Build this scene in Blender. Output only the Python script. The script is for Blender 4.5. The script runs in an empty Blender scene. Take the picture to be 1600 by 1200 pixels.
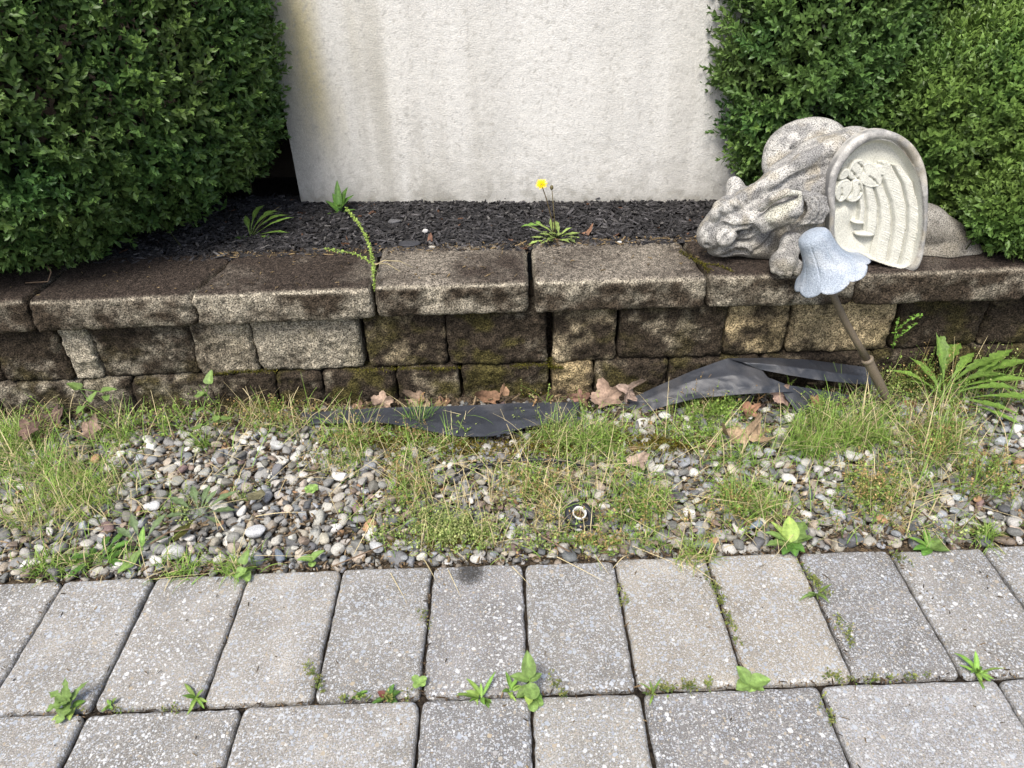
import bpy, math, random
import numpy as np
from mathutils import Matrix, Vector
random.seed(7); rng = np.random.default_rng(7)
SC = bpy.context.scene; COL = SC.collection

# ------------------------------------------------------------------ camera
FPX = 1164.0; PITCH = math.radians(33.6); ROLL = math.atan(.037); H = 1.0
_F = np.array([0, math.cos(PITCH), -math.sin(PITCH)]); _R = np.array([1., 0, 0]); _U = np.array([0, math.sin(PITCH), math.cos(PITCH)])
CR = _R*math.cos(ROLL) - _U*math.sin(ROLL); CU = _U*math.cos(ROLL) + _R*math.sin(ROLL)
cam = bpy.data.cameras.new('camera'); cam.lens = FPX/1600*36; cam.sensor_width = 36; cam.clip_start = .02; cam.clip_end = 400
co = bpy.data.objects.new('camera', cam); COL.objects.link(co); SC.camera = co
m = Matrix.Identity(4)
for i in range(3):
    m[i][0] = CR[i]; m[i][1] = CU[i]; m[i][2] = -_F[i]
m[2][3] = H; co.matrix_world = m

# ------------------------------------------------------------------ light
SUN_EL = math.radians(58); SUN_AZ = math.radians(205)      # azimuth measured from +Y clockwise
w = bpy.data.worlds.new('World'); SC.world = w; w.use_nodes = True
nt = w.node_tree; bg = nt.nodes['Background']; sky = nt.nodes.new('ShaderNodeTexSky')
sky.sky_type = 'NISHITA'; sky.sun_disc = False; sky.sun_elevation = SUN_EL; sky.sun_rotation = SUN_AZ
sky.air_density = 1.0; sky.dust_density = 4.0; sky.ozone_density = 1.0
nt.links.new(sky.outputs[0], bg.inputs[0]); bg.inputs[1].default_value = .115
sl = bpy.data.lights.new('sun', 'SUN'); sl.energy = 1.8; sl.angle = math.radians(19); sl.color = (1, .965, .90)
so = bpy.data.objects.new('sun', sl); COL.objects.link(so)
sd = Vector((math.sin(SUN_AZ)*math.cos(SUN_EL), math.cos(SUN_AZ)*math.cos(SUN_EL), math.sin(SUN_EL)))
so.rotation_euler = sd.to_track_quat('Z', 'Y').to_euler(); so.location = (0, 0, 5)
SC.view_settings.view_transform = 'Standard'; SC.view_settings.look = 'None'
SC.view_settings.exposure = 1.02; SC.view_settings.gamma = 1

# ------------------------------------------------------------------ helpers
def ray(u, v): return _F + CR*(u-800)/FPX - CU*(v-600)/FPX
def G(u, v, z=0.):                       # the point of the level plane z seen at a spot of the photograph
    d = ray(u, v); t = (z-H)/d[2]; return d*t + np.array([0, 0, H])
def P(u, v, Y):                          # the point at depth Y
    d = ray(u, v); t = Y/d[1]; return d*t + np.array([0, 0, H])
def Gs(uv, z=0.):
    uv = np.asarray(uv, float); d = _F[None] + CR[None]*((uv[:, :1]-800)/FPX) - CU[None]*((uv[:, 1:]-600)/FPX)
    t = (z-H)/d[:, 2:3]; return d*t + np.array([0, 0, H])

def _hash(ix, iy, iz, s):
    h = (ix*374761393 + iy*668265263 + iz*2147483647 + s*1274126177) & 0xFFFFFFFF
    h = ((h ^ (h >> 13))*1274126177) & 0xFFFFFFFF
    return ((h ^ (h >> 16)) & 0xFFFF)/65535.
def vn(p, s=0):                          # value noise, 0..1
    p = np.asarray(p, float); i = np.floor(p).astype(np.int64); f = p-i; f = f*f*(3-2*f)
    r = 0
    for dx in (0, 1):
        wx = f[..., 0] if dx else 1-f[..., 0]
        for dy in (0, 1):
            wy = f[..., 1] if dy else 1-f[..., 1]
            for dz in (0, 1):
                wz = f[..., 2] if dz else 1-f[..., 2]
                r = r + wx*wy*wz*_hash(i[..., 0]+dx, i[..., 1]+dy, i[..., 2]+dz, s)
    return r
def fbm(p, s=0, o=4):
    p = np.asarray(p, float); r = 0; a = .5; t = 0
    for k in range(o):
        r = r + a*vn(p*2**k + 17.3*k, s+k); t += a; a *= .5
    return r/t
def sstep(a, b, x): t = np.clip((x-a)/(b-a), 0, 1); return t*t*(3-2*t)
def norm(a): return a/np.maximum(np.linalg.norm(a, axis=-1, keepdims=True), 1e-9)
def lerp(a, b, t): return a + (b-a)*t

class MB:
    def __init__(s): s.V = []; s.C = []; s.F = []; s.n = 0
    def add(s, V, F, C=(1, 1, 1)):
        V = np.asarray(V, float).reshape(-1, 3); C = np.asarray(C, float)
        C = np.broadcast_to(C, (len(V), 3)) if C.ndim == 1 else C.reshape(-1, 3)
        F = F if isinstance(F, list) else [F]
        for f in F: s.F.append(np.asarray(f, np.int64) + s.n)
        s.V.append(V); s.C.append(C); s.n += len(V)
    def inst(s, TV, TF, M, T, C):        # k copies of a template
        k = len(T); V = np.einsum('kij,nj->kni', M, TV) + T[:, None]
        off = (np.arange(k)*len(TV))[:, None, None]
        F = [(np.asarray(f)[None] + off).reshape(-1, np.asarray(f).shape[1]) for f in (TF if isinstance(TF, list) else [TF])]
        C = np.asarray(C); C = np.repeat(C[:, None], len(TV), 1) if C.ndim == 2 else C
        s.add(V.reshape(-1, 3), F, C.reshape(-1, 3))
    def build(s, name, mat, parent=None, smooth=True, origin=None):
        V = np.concatenate(s.V); C = np.concatenate(s.C)
        o = bpy.data.objects.new(name, None) if False else None
        if origin is None: origin = np.zeros(3) if parent is not None else np.array([V[:, 0].mean(), V[:, 1].mean(), V[:, 2].min()])
        V = V - origin
        pw = np.array(parent['_o']) if parent is not None and '_o' in parent.keys() else np.zeros(3)
        if parent is not None: V = V - pw
        me = bpy.data.meshes.new(name); me.vertices.add(len(V)); me.vertices.foreach_set('co', V.astype(np.float32).ravel())
        lv = np.concatenate([f.ravel() for f in s.F]); tot = np.concatenate([np.full(len(f), f.shape[1]) for f in s.F])
        st = np.concatenate([[0], np.cumsum(tot)[:-1]])
        me.loops.add(len(lv)); me.loops.foreach_set('vertex_index', lv.astype(np.int32))
        me.polygons.add(len(tot)); me.polygons.foreach_set('loop_start', st.astype(np.int32))
        me.polygons.foreach_set('use_smooth', np.full(len(tot), smooth))
        me.update(calc_edges=True)
        a = me.color_attributes.new('Col', 'FLOAT_COLOR', 'POINT')
        a.data.foreach_set('color', np.c_[C, np.ones(len(C))].astype(np.float32).ravel())
        me.materials.append(mat)
        ob = bpy.data.objects.new(name, me); COL.objects.link(ob)
        if parent is not None: ob.parent = parent
        ob.location = origin
        ob['_o'] = [float(x) for x in (origin+pw)]
        return ob
def tag(o, label=None, cat=None, group=None, kind=None):
    if label: o['label'] = label
    if cat: o['category'] = cat
    if group: o['group'] = group
    if kind: o['kind'] = kind
    return o
def thing(name, loc, label, cat, group=None):
    o = bpy.data.objects.new(name, None); COL.objects.link(o); o.location = [float(x) for x in loc]; o.empty_display_size = .02
    o['_o'] = [float(x) for x in loc]
    return tag(o, label, cat, group)

# ------------------------------------------------------------------ materials
def mat(name, rough=.8, spec=.3, sp=None, bump=None, transl=0, extra=None, sp2=None, coord='world'):
    """Col attribute times a speckle; sp=(scale, lo, hi, from, to), bump=(scale, distance, detail)"""
    M = bpy.data.materials.new(name); M.use_nodes = True; t = M.node_tree; N = t.nodes; L = t.links
    b = N['Principled BSDF']; b.inputs['Roughness'].default_value = rough; b.inputs['Specular IOR Level'].default_value = spec
    at = N.new('ShaderNodeAttribute'); at.attribute_name = 'Col'; c = at.outputs['Color']
    geo = N.new('ShaderNodeNewGeometry'); pos = geo.outputs['Position']
    for s_ in (sp, sp2):
        if not s_: continue
        n = N.new('ShaderNodeTexNoise'); n.inputs['Scale'].default_value = s_[0]; n.inputs['Detail'].default_value = 3; L.new(pos, n.inputs['Vector'])
        r = N.new('ShaderNodeMapRange'); r.inputs[1].default_value = s_[3]; r.inputs[2].default_value = s_[4]; r.inputs[3].default_value = s_[1]; r.inputs[4].default_value = s_[2]
        L.new(n.outputs['Fac'], r.inputs[0])
        v = N.new('ShaderNodeVectorMath'); v.operation = 'SCALE'; L.new(c, v.inputs[0]); L.new(r.outputs[0], v.inputs['Scale']); c = v.outputs[0]
    L.new(c, b.inputs['Base Color'])
    if bump:
        n = N.new('ShaderNodeTexNoise'); n.inputs['Scale'].default_value = bump[0]; n.inputs['Detail'].default_value = bump[2]; L.new(pos, n.inputs['Vector'])
        bm = N.new('ShaderNodeBump'); bm.inputs['Distance'].default_value = bump[1]; bm.inputs['Strength'].default_value = 1; L.new(n.outputs['Fac'], bm.inputs['Height']); L.new(bm.outputs[0], b.inputs['Normal'])
    if transl:
        tr = N.new('ShaderNodeBsdfTranslucent'); L.new(c, tr.inputs['Color']); mx = N.new('ShaderNodeMixShader'); mx.inputs[0].default_value = transl
        L.new(b.outputs[0], mx.inputs[1]); L.new(tr.outputs[0], mx.inputs[2]); L.new(mx.outputs[0], N['Material Output'].inputs[0])
    return M
M_rock = mat('split_face_concrete', .92, .15, (330, .25, 1.95, .36, .66), (260, .004, 5), sp2=(90, .65, 1.35, .35, .65))
M_statue = mat('weathered_cast_stone', .9, .2, (430, .34, 1.25, .36, .58), (300, .0022, 5))
M_wing = mat('washed_cast_stone', .88, .2, (480, .78, 1.12, .34, .56), (420, .0006, 3))
M_stucco = mat('stucco', .9, .2, (260, .9, 1.08, .35, .65), (300, .0017, 6))
M_leaf = mat('leaf', .5, .35, (150, .75, 1.25, .3, .7), (260, .0015, 3), .12)
M_box = mat('boxwood_leaf', .42, .32, None, None, .12)
M_grass = mat('grass_blade', .5, .3, (60, .8, 1.2, .3, .7), None, .25)
M_dry = mat('dry_leaf', .75, .2, (180, .7, 1.25, .3, .7), (120, .002, 3), .15)
M_pebble = mat('river_pebble', .62, .35, (420, .75, 1.2, .35, .65), (500, .0008, 2))
M_mulch = mat('dyed_mulch', .7, .3, (500, .5, 1.5, .35, .65), (600, .0006, 3))
M_soil = mat('soil', .95, .1, (200, .4, 1.6, .35, .65), (180, .008, 5))
M_fab = mat('woven_fabric', .38, .5, (900, .75, 1.3, .4, .6), (1200, .0004, 2))
M_plastic = mat('painted_plastic', .5, .4, (420, .82, 1.15, .4, .6), (700, .0003, 2))
M_shade = mat('hammered_metal', .55, .4, (520, .8, 1.2, .42, .58), (330, .0022, 3))
M_bark = mat('twig_bark', .85, .2, (200, .6, 1.3, .3, .7))

def paver_mat():
    M = bpy.data.materials.new('exposed_aggregate'); M.use_nodes = True; t = M.node_tree; N = t.nodes; L = t.links
    b = N['Principled BSDF']; b.inputs['Roughness'].default_value = .85; b.inputs['Specular IOR Level'].default_value = .25
    at = N.new('ShaderNodeAttribute'); at.attribute_name = 'Col'
    geo = N.new('ShaderNodeNewGeometry')
    dn = N.new('ShaderNodeTexNoise'); dn.inputs['Scale'].default_value = 260; L.new(geo.outputs['Position'], dn.inputs['Vector'])
    va = N.new('ShaderNodeVectorMath'); va.operation = 'SCALE'; va.inputs['Scale'].default_value = .004; L.new(dn.outputs['Color'], va.inputs[0])
    vb = N.new('ShaderNodeVectorMath'); vb.operation = 'ADD'; L.new(geo.outputs['Position'], vb.inputs[0]); L.new(va.outputs[0], vb.inputs[1])
    def math_(op, a, b_=None):
        n = N.new('ShaderNodeMath'); n.operation = op
        for i, x in enumerate((a, b_)):
            if x is None: continue
            if isinstance(x, (int, float)): n.inputs[i].default_value = x
            else: L.new(x, n.inputs[i])
        return n.outputs[0]
    col = at.outputs['Color']
    # cement matrix
    mn = N.new('ShaderNodeTexNoise'); mn.inputs['Scale'].default_value = 520; mn.inputs['Detail'].default_value = 2; L.new(geo.outputs['Position'], mn.inputs['Vector'])
    mr = N.new('ShaderNodeMapRange'); mr.inputs[1].default_value = .38; mr.inputs[2].default_value = .62; mr.inputs[3].default_value = .62; mr.inputs[4].default_value = 1.25; L.new(mn.outputs['Fac'], mr.inputs[0])
    bn = N.new('ShaderNodeTexNoise'); bn.inputs['Scale'].default_value = 14; bn.inputs['Detail'].default_value = 4; L.new(geo.outputs['Position'], bn.inputs['Vector'])
    br = N.new('ShaderNodeMapRange'); br.inputs[1].default_value = .3; br.inputs[2].default_value = .7; br.inputs[3].default_value = .8; br.inputs[4].default_value = 1.18; L.new(bn.outputs['Fac'], br.inputs[0])
    k = math_('MULTIPLY', mr.outputs[0], br.outputs[0])
    sc = N.new('ShaderNodeVectorMath'); sc.operation = 'SCALE'; L.new(col, sc.inputs[0]); L.new(k, sc.inputs['Scale']); cur = sc.outputs[0]
    hts = None
    for scale, thr, prob, lo, hi in ((430, .50, .62, .34, .55), (215, .42, .50, .36, .58), (120, .36, .22, .38, .60)):
        v = N.new('ShaderNodeTexVoronoi'); v.inputs['Scale'].default_value = scale; L.new(vb.outputs[0], v.inputs['Vector'])
        s = N.new('ShaderNodeSeparateColor'); L.new(v.outputs['Color'], s.inputs[0])
        r = math_('MULTIPLY', s.outputs[1], thr); r = math_('ADD', r, thr*.35)
        inside = math_('LESS_THAN', v.outputs['Distance'], r)
        pick = math_('LESS_THAN', s.outputs[0], prob); fac = math_('MULTIPLY', inside, pick)
        cr = N.new('ShaderNodeValToRGB'); e = cr.color_ramp.elements; e[0].position = 0; e[0].color = (lo, lo*.98, lo*.93, 1); e[1].position = 1; e[1].color = (hi, hi, hi*.98, 1)
        e2 = cr.color_ramp.elements.new(.12); e2.color = (lo*1.0, lo*.85, lo*.62, 1); e3 = cr.color_ramp.elements.new(.22); e3.color = (lo*.85, lo*.93, lo*1.05, 1)
        L.new(s.outputs[2], cr.inputs[0])
        mx = N.new('ShaderNodeMix'); mx.data_type = 'RGBA'; L.new(fac, mx.inputs[0]); L.new(cur, mx.inputs[6]); L.new(cr.outputs[0], mx.inputs[7]); cur = mx.outputs[2]
        hts = fac if hts is None else math_('MAXIMUM', hts, fac)
    sp_ = G(735, 893, 0); ds = N.new('ShaderNodeVectorMath'); ds.operation = 'DISTANCE'; L.new(geo.outputs['Position'], ds.inputs[0]); ds.inputs[1].default_value = sp_.tolist()
    wob = math_('MULTIPLY', bn.outputs['Fac'], .03); rr_ = N.new('ShaderNodeMapRange'); rr_.interpolation_type = 'SMOOTHSTEP'
    L.new(math_('SUBTRACT', math_('ADD', ds.outputs['Value'], math_('MULTIPLY', mn.outputs['Fac'], .018)), wob), rr_.inputs[0]); rr_.inputs[1].default_value = .008; rr_.inputs[2].default_value = .030; rr_.inputs[3].default_value = .25; rr_.inputs[4].default_value = 1
    s2_ = N.new('ShaderNodeVectorMath'); s2_.operation = 'SCALE'; L.new(cur, s2_.inputs[0]); L.new(rr_.outputs[0], s2_.inputs['Scale']); cur = s2_.outputs[0]
    L.new(cur, b.inputs['Base Color'])
    hh = math_('ADD', math_('MULTIPLY', hts, .5), mn.outputs['Fac'])
    bm = N.new('ShaderNodeBump'); bm.inputs['Distance'].default_value = .0014; L.new(hh, bm.inputs['Height']); L.new(bm.outputs[0], b.inputs['Normal'])
    return M
M_paver = paver_mat()

# ------------------------------------------------------------------ ground
def grid(nx, ny, fn):
    s, t = np.meshgrid(np.linspace(0, 1, nx), np.linspace(0, 1, ny), indexing='xy')
    V = fn(s.ravel(), t.ravel()); i = np.arange(nx*ny).reshape(ny, nx)
    return V, np.stack([i[:-1, :-1].ravel(), i[:-1, 1:].ravel(), i[1:, 1:].ravel(), i[1:, :-1].ravel()], 1)
b = MB(); V, F = grid(2, 2, lambda s, t: np.c_[lerp(-60, 60, s), lerp(-60, 60, t), s*0-.05]); b.add(V, F, (.06, .045, .03))
tag(b.build('ground', M_soil, smooth=False), kind='structure')
EDGE = .932
def bedz(X, Y): return -.014 + .012*(fbm(np.c_[X*9, Y*9, X*0], 3)-.5) + .02*sstep(1.28, 1.46, Y)
b = MB(); V, F = grid(200, 60, lambda s, t: np.c_[lerp(-1.9, 1.9, s), lerp(EDGE-.004, 1.50, t), bedz(lerp(-1.9, 1.9, s), lerp(EDGE, 1.5, t))])
b.add(V, F, np.array([.075, .058, .04])[None]*(.6+.8*fbm(V*25, 5))[:, None])
tag(b.build('soil_bed', M_soil), kind='structure')

# ------------------------------------------------------------------ pavement
bed = MB(); V, F = grid(120, 60, lambda s, t: np.c_[lerp(-1.9, 1.9, s), lerp(-.6, EDGE+.002, t), -.011+.004*fbm(np.c_[s*160, t*70, s*0], 9)-.004])
bed.add(V, F, np.array([.025, .02, .015])[None]*(.5+fbm(V*40, 6))[:, None])
pave = bed.build('pavement', M_soil, origin=np.zeros(3)); tag(pave, kind='structure')
def paver(x0, x1, y0, y1, tint, lab=None, skew=(0, 0)):
    r = random.uniform(.009, .014); g = .0021; pts = []
    x0 += g; x1 -= g; y0 += g; y1 -= g
    def seg(a, c, n): return [np.array(a)+(np.array(c)-np.array(a))*k/n for k in range(n)]
    def arc(cx, cy, a0): return [np.array([cx+r*math.cos(a0+math.pi/2*k/5), cy+r*math.sin(a0+math.pi/2*k/5)]) for k in range(5)]
    pts += seg((x0+r, y0), (x1-r, y0), 24) + arc(x1-r, y0+r, -math.pi/2) + seg((x1, y0+r), (x1, y1-r), 30) + arc(x1-r, y1-r, 0)
    pts += seg((x1-r, y1), (x0+r, y1), 24) + arc(x0+r, y1-r, math.pi/2) + seg((x0, y1-r), (x0, y0+r), 30) + arc(x0+r, y0+r, math.pi)
    A = np.array(pts); A[:, 0] += (A[:, 1]-y0)/(y1-y0)*skew[1] + (1-(A[:, 1]-y0)/(y1-y0))*skew[0]
    c = A.mean(0); dz = random.uniform(-.0022, .0012); tx, ty = random.gauss(0, .004), random.gauss(0, .004)
    n = len(A); rings = []
    seedp = np.c_[A*55, np.full(n, dz*9e3)]; ww = (fbm(seedp, 31, 3)-.5)*.0055; w2 = (fbm(seedp*2.3, 37, 3)-.5)*.0045
    d = norm(A-c)
    inward = norm(np.c_[-(np.roll(A, -1, 0)-np.roll(A, 1, 0))[:, 1], (np.roll(A, -1, 0)-np.roll(A, 1, 0))[:, 0]])
    for ins, z in ((0, -.05), (0, -.007), (.0014, -.0034), (.0038, -.0010), (.0072, 0)):
        q = A + inward*(ins + (np.maximum(ww, -.0006)+(w2*.5) if ins < .02 else 0)[:, None] if ins < .02 else ins)
        zz = z + dz + (q[:, 0]-c[0])*tx + (q[:, 1]-c[1])*ty + (w2*.35 if -.006 < z < 0 else 0)
        rings.append(np.c_[q, zz*np.ones(n)])
    mb = MB(); V = np.concatenate(rings); F = []
    i = np.arange(n); j = (i+1) % n
    for k in range(len(rings)-1): F.append(np.stack([k*n+i, k*n+j, (k+1)*n+j, (k+1)*n+i], 1))
    T = np.array(tint)[None]*(.88+.24*fbm(V*22, 8))[:, None]
    k = len(rings)-1
    last = V[k*n:(k+1)*n]; cc = last.mean(0); add = []
    for q_ in (.8, .6, .4, .2): add.append(cc + (last-cc)*q_)
    V = np.concatenate([V]+add+[cc[None]]); T = .94*np.array(tint)[None]*(.80+.40*fbm(V*22, 8))[:, None]
    for kk in range(k, k+4): F.append(np.stack([kk*n+i, kk*n+j, (kk+1)*n+j, (kk+1)*n+i], 1))
    fan = np.stack([(k+4)*n+i, (k+4)*n+j, np.full(n, (k+5)*n)], 1)
    mb.add(V, [np.concatenate(F), fan], T)
    o = mb.build('paving_stone', M_paver, pave, smooth=False)
    if lab: o['label'] = lab
    return o
GREY = (.262, .25, .228); LG = (.315, .298, .268); TAN = (.335, .308, .26); DG = (.215, .207, .195)
r1 = [-1.465, -1.30, -1.137, -.972, -.81, -.648, -.482, -.315, -.1535, .009, .1705, .3345, .497, .66, .825, .99, 1.155, 1.32]
t1 = [GREY, LG, GREY, GREY, LG, LG, (.33, .31, .275), GREY, (.25, .24, .228), GREY, (.33, .305, .26), TAN, DG, GREY, (.29, .275, .25), (.2, .19, .185), GREY]
off = []
for k in range(len(r1)-1):
    ys = EDGE + random.uniform(-.003, .002)
    l = {11: 'sandy beige paving stone', 12: 'darkest grey paving stone of the first row'}.get(k)
    paver(r1[k], r1[k+1], .6705+random.uniform(-.001, .001), ys, t1[k], l)
r2 = [-1.46, -1.18, -.918, -.652, -.4185, -.153, .011, .1755, .4405, .704, .97, 1.24]
t2 = [GREY, LG, LG, GREY, LG, (.225, .218, .208), (.315, .3, .268), (.22, .212, .202), (.31, .3, .285), (.27, .262, .25), GREY]
for k in range(len(r2)-1): paver(r2[k], r2[k+1], .408, .6685, t2[k])
y = .406
for row in range(4):
    x = -1.4 + random.uniform(-.1, .1)
    while x < 1.3:
        wd = random.choice([.165, .262]); paver(x, x+wd, y-.262, y, random.choice([GREY, LG, DG, TAN, GREY])); x += wd
    y -= .262

# ------------------------------------------------------------------ retaining wall
def rock(name, fl, fr, br, bl, z0, z1, tint, amp=.003, res=.0048, rad=.011, parent=None, label=None, zt=None, stain=None, facerough=1.0, zb=None):
    """block with plan corners fl fr br bl; the front face is split rough"""
    fl, fr, br, bl = [np.array(q, float) for q in (fl, fr, br, bl)]
    Wd = np.linalg.norm(fr-fl); Dp = np.linalg.norm(bl-fl); Hh = z1-z0
    h = np.array([Wd, Dp, Hh])/2
    n = [max(4, int(d/res)) for d in (Wd, Dp, Hh)]
    V = []; F = []; off = 0
    for ax in range(3):
        a, c = [k for k in range(3) if k != ax]
        for sgn in (-1, 1):
            if ax == 1 and sgn == 1 and parent is not None and False: continue
            ua = np.linspace(-1, 1, n[a]+1); uc = np.linspace(-1, 1, n[c]+1)
            A, Cc = np.meshgrid(ua, uc, indexing='xy'); p = np.zeros((A.size, 3)); p[:, a] = A.ravel(); p[:, c] = Cc.ravel(); p[:, ax] = sgn
            i = np.arange(A.size).reshape(A.shape)
            f = np.stack([i[:-1, :-1].ravel(), i[:-1, 1:].ravel(), i[1:, 1:].ravel(), i[1:, :-1].ravel()], 1)
            flip = (sgn < 0) ^ (ax == 1)
            if flip: f = f[:, ::-1]
            V.append(p); F.append(f+off); off += len(p)
    V = np.concatenate(V); F = np.concatenate(F)
    key = np.round(V*100000).astype(np.int64); _, idx, inv = np.unique(key, axis=0, return_index=True, return_inverse=True)
    V = V[idx]; F = inv.reshape(-1)[F]
    p = V*h; q = np.clip(p, -(h-rad), h-rad); d = norm(p-q); p = q + d*rad
    s = (p[:, 0]/h[0]+1)/2; t = (p[:, 1]/h[1]+1)/2
    xy = (1-s)[:, None]*(1-t)[:, None]*fl + s[:, None]*(1-t)[:, None]*fr + s[:, None]*t[:, None]*br + (1-s)[:, None]*t[:, None]*bl
    z = z0 + (p[:, 2]+h[2])
    if zt: z = z + (zt[0]*(1-s)+zt[1]*s)*sstep(0, 1, (p[:, 2]+h[2])/Hh)
    W = np.c_[xy, z]
    front = np.clip(-d[:, 1], 0, 1); ends = np.abs(d[:, 0]); top = np.clip(d[:, 2], 0, 1)
    sd_ = random.randint(0, 900)
    nz = (fbm(W*34, sd_, 3)-.5)*2; nz2 = (fbm(W*120, sd_+9, 3)-.5)*2; nz3 = (fbm(W*10, sd_+4, 2)-.5)*2
    A = amp*(front*facerough + .22*top + .35*ends)
    edge = np.clip(1-np.abs(front-.5)*2, 0, 1)*(top > .1)
    disp = A*(nz*1.6+nz3*1.2) + A*.9*nz2 + .0008*nz2 - edge*.002*(1+nz)
    W = W + np.c_[d[:, 0]*disp, d[:, 1]*disp, d[:, 2]*disp]
    T = np.array(tint)
    C = stain(W, d, T) if stain else np.broadcast_to(T, W.shape)*(.7+.6*fbm(W*14, 3))[:, None]
    mb = MB(); mb.add(W, F, C); o = mb.build(name, M_rock, parent)
    if label: o['label'] = label
    return o
wall = thing('retaining_wall', (0, 1.5, 0), 'low weathered retaining wall of split-face concrete blocks with a stained coping', 'retaining wall')
LIGHT = np.array([.36, .322, .25]); DARK = np.array([.026, .020, .014]); OCH = np.array([.30, .23, .12]); BRN = np.array([.085, .066, .05])
def mix3(a, b_, k): return a*(1-k[:, None]) + b_*k[:, None]
def cop_stain(topdark, facelight, warm=.0):
    def f(W, d, T):
        top = sstep(.55, .95, d[:, 2]); front = sstep(.2, .8, -d[:, 1])
        n1 = fbm(W*np.array([13, 13, 20]), 11, 4); n2 = fbm(W*45, 12, 3); n3 = fbm(W*np.array([6, 6, 6]), 14, 3)
        c = mix3(np.broadcast_to(LIGHT*.62, W.shape), DARK*1.6, sstep(.36, .62, n1*.7+n2*.3+(1-facelight)*.22-.05))
        ct = mix3(np.broadcast_to(np.array([.17, .15, .122]), W.shape), np.array([.04, .031, .025]), np.clip(sstep(.3, .62, n3*.45+n1*.4+n2*.15+topdark*.5-.27)*1.0, 0, 1))
        c = mix3(c, ct, top)
        edge = np.exp(-((d[:, 2]-.62)/.26)**2)*sstep(.0, .5, -d[:, 1])
        c = mix3(c, np.broadcast_to(LIGHT*.95, W.shape), edge*sstep(.38, .55, n1*.5+n2*.5)*facelight)
        return c*T
    return f
cx = [-1.43, -1.02, -.672, -.288, .048, .424, .735, 1.10, 1.45]
cy = [1.415, 1.418, 1.42, 1.424, 1.424, 1.418, 1.405, 1.398, 1.395]
bx_ = [-1.40, -1.0, -.625, -.300, .050, .40, .74, 1.11, 1.46]
td = [1, 1, .85, .5, .35, .75, .8, .8]; flt = [.5, .62, .95, .8, .9, .5, .45, .5]
for k in range(8):
    g = .0025 if k != 3 else .004
    g1 = .006 if k == 3 else g; g0 = .007 if k == 4 else g
    lab = {2: 'coping stone with the palest front edge', 4: 'coping stone right of the wide dark joint'}.get(k)
    rock('coping_stone', (cx[k]+g0, cy[k]+random.uniform(-.003, .003)), (cx[k+1]-g1, cy[k+1]+random.uniform(-.003, .003)), (bx_[k+1]-g1, 1.64), (bx_[k]+g0, 1.64), .234, .311,
         (1, 1, 1), amp=.0042, rad=.013, parent=wall, label=lab, stain=cop_stain(td[k], flt[k]), zt=(random.uniform(-.003, .002), random.uniform(-.003, .002)))
def blk_stain(light, och=0., moss=0.):
    def f(W, d, T):
        n1 = fbm(W*np.array([16, 16, 16]), 21, 4); n2 = fbm(W*50, 22, 3); n3 = fbm(W*7, 23, 3); n4 = fbm(W*np.array([18, 18, 26]), 29, 4)
        base = LIGHT*.75*(1-och) + OCH*1.1*och
        c = mix3(np.broadcast_to(base, W.shape), DARK*1.3, sstep(.34, .66, n1*.6+n2*.4+(1-light)*.42-.18))
        # moss film spreading from the base of the wall
        zz = np.clip((.20-W[:, 2])/.2, 0, 1)
        mk = sstep(.56, .74, n4 + .10*zz + moss*.12-.02)*min(1, moss*1.1+.1)
        c = mix3(c, np.array([.055, .048, .014])*(1+.7*(n2[:, None]-.5)), mk*.8)
        return c*T
    return f
# middle course: x of the joints on the wall face
def wx(u, v=530): return P(u, v, 1.452)[0]
mid = [(-120, -20, .2, 0, .1), (-20, 92, .15, 0, .3), (94, 140, 1.1, 0, 0), (143, 298, .22, 0, .15), (298, 393, .6, .1, .1), (395, 563, .78, 0, .2), (569, 697, .35, .5, .6), (699, 855, .12, .1, .75), (865, 963, .42, .45, .35), (966, 1129, .12, .2, .25), (1132, 1226, .55, .75, .1), (1229, 1389, .62, .7, .15), (1394, 1528, .02, .1, .5), (1531, 1640, .25, .6, .5), (1643, 1760, .2, .3, .3)]
for (a, c, li, oc, mo) in mid:
    x0, x1 = wx(a), wx(c); lean = -.012 if a < 400 else 0
    yo = 1.449 + random.uniform(-.003, .005)
    rock('wall_block', (x0, yo), (x1, yo), (x1-.02*(x1-x0), 1.60), (x0+.02*(x1-x0), 1.60), .092, .233, (1, 1, 1), amp=.0055, rad=.013, parent=wall, stain=blk_stain(li, oc, mo),
         label={94: 'narrow pale block', 699: 'dark mossy block', 1394: 'almost black block'}.get(a))
low = [(-140, -10, .3, 0, .4), (-8, 128, .35, 0, .3), (130, 205, .5, 0, .3), (207, 330, .35, 0, .4), (332, 432, .2, .1, .6), (434, 505, .15, .1, .9), (507, 619, .15, .1, .9), (622, 718, .3, .3, .8), (724, 858, .12, .2, 1.), (862, 925, .45, .9, .5), (928, 1040, .2, .3, .6), (1042, 1180, .2, .3, .5), (1182, 1350, .2, .4, .4), (1352, 1500, .15, .2, .5), (1502, 1660, .2, .2, .5)]
for (a, c, li, oc, mo) in low:
    x0, x1 = wx(a, 600), wx(c, 600); yo = 1.44 + random.uniform(-.003, .004)
    rock('wall_block', (x0, yo), (x1, yo), (x1, 1.59), (x0, 1.59), -.05, .0905, (1, 1, 1), amp=.0055, rad=.013, parent=wall, stain=blk_stain(li, oc, mo))
b = MB()
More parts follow.
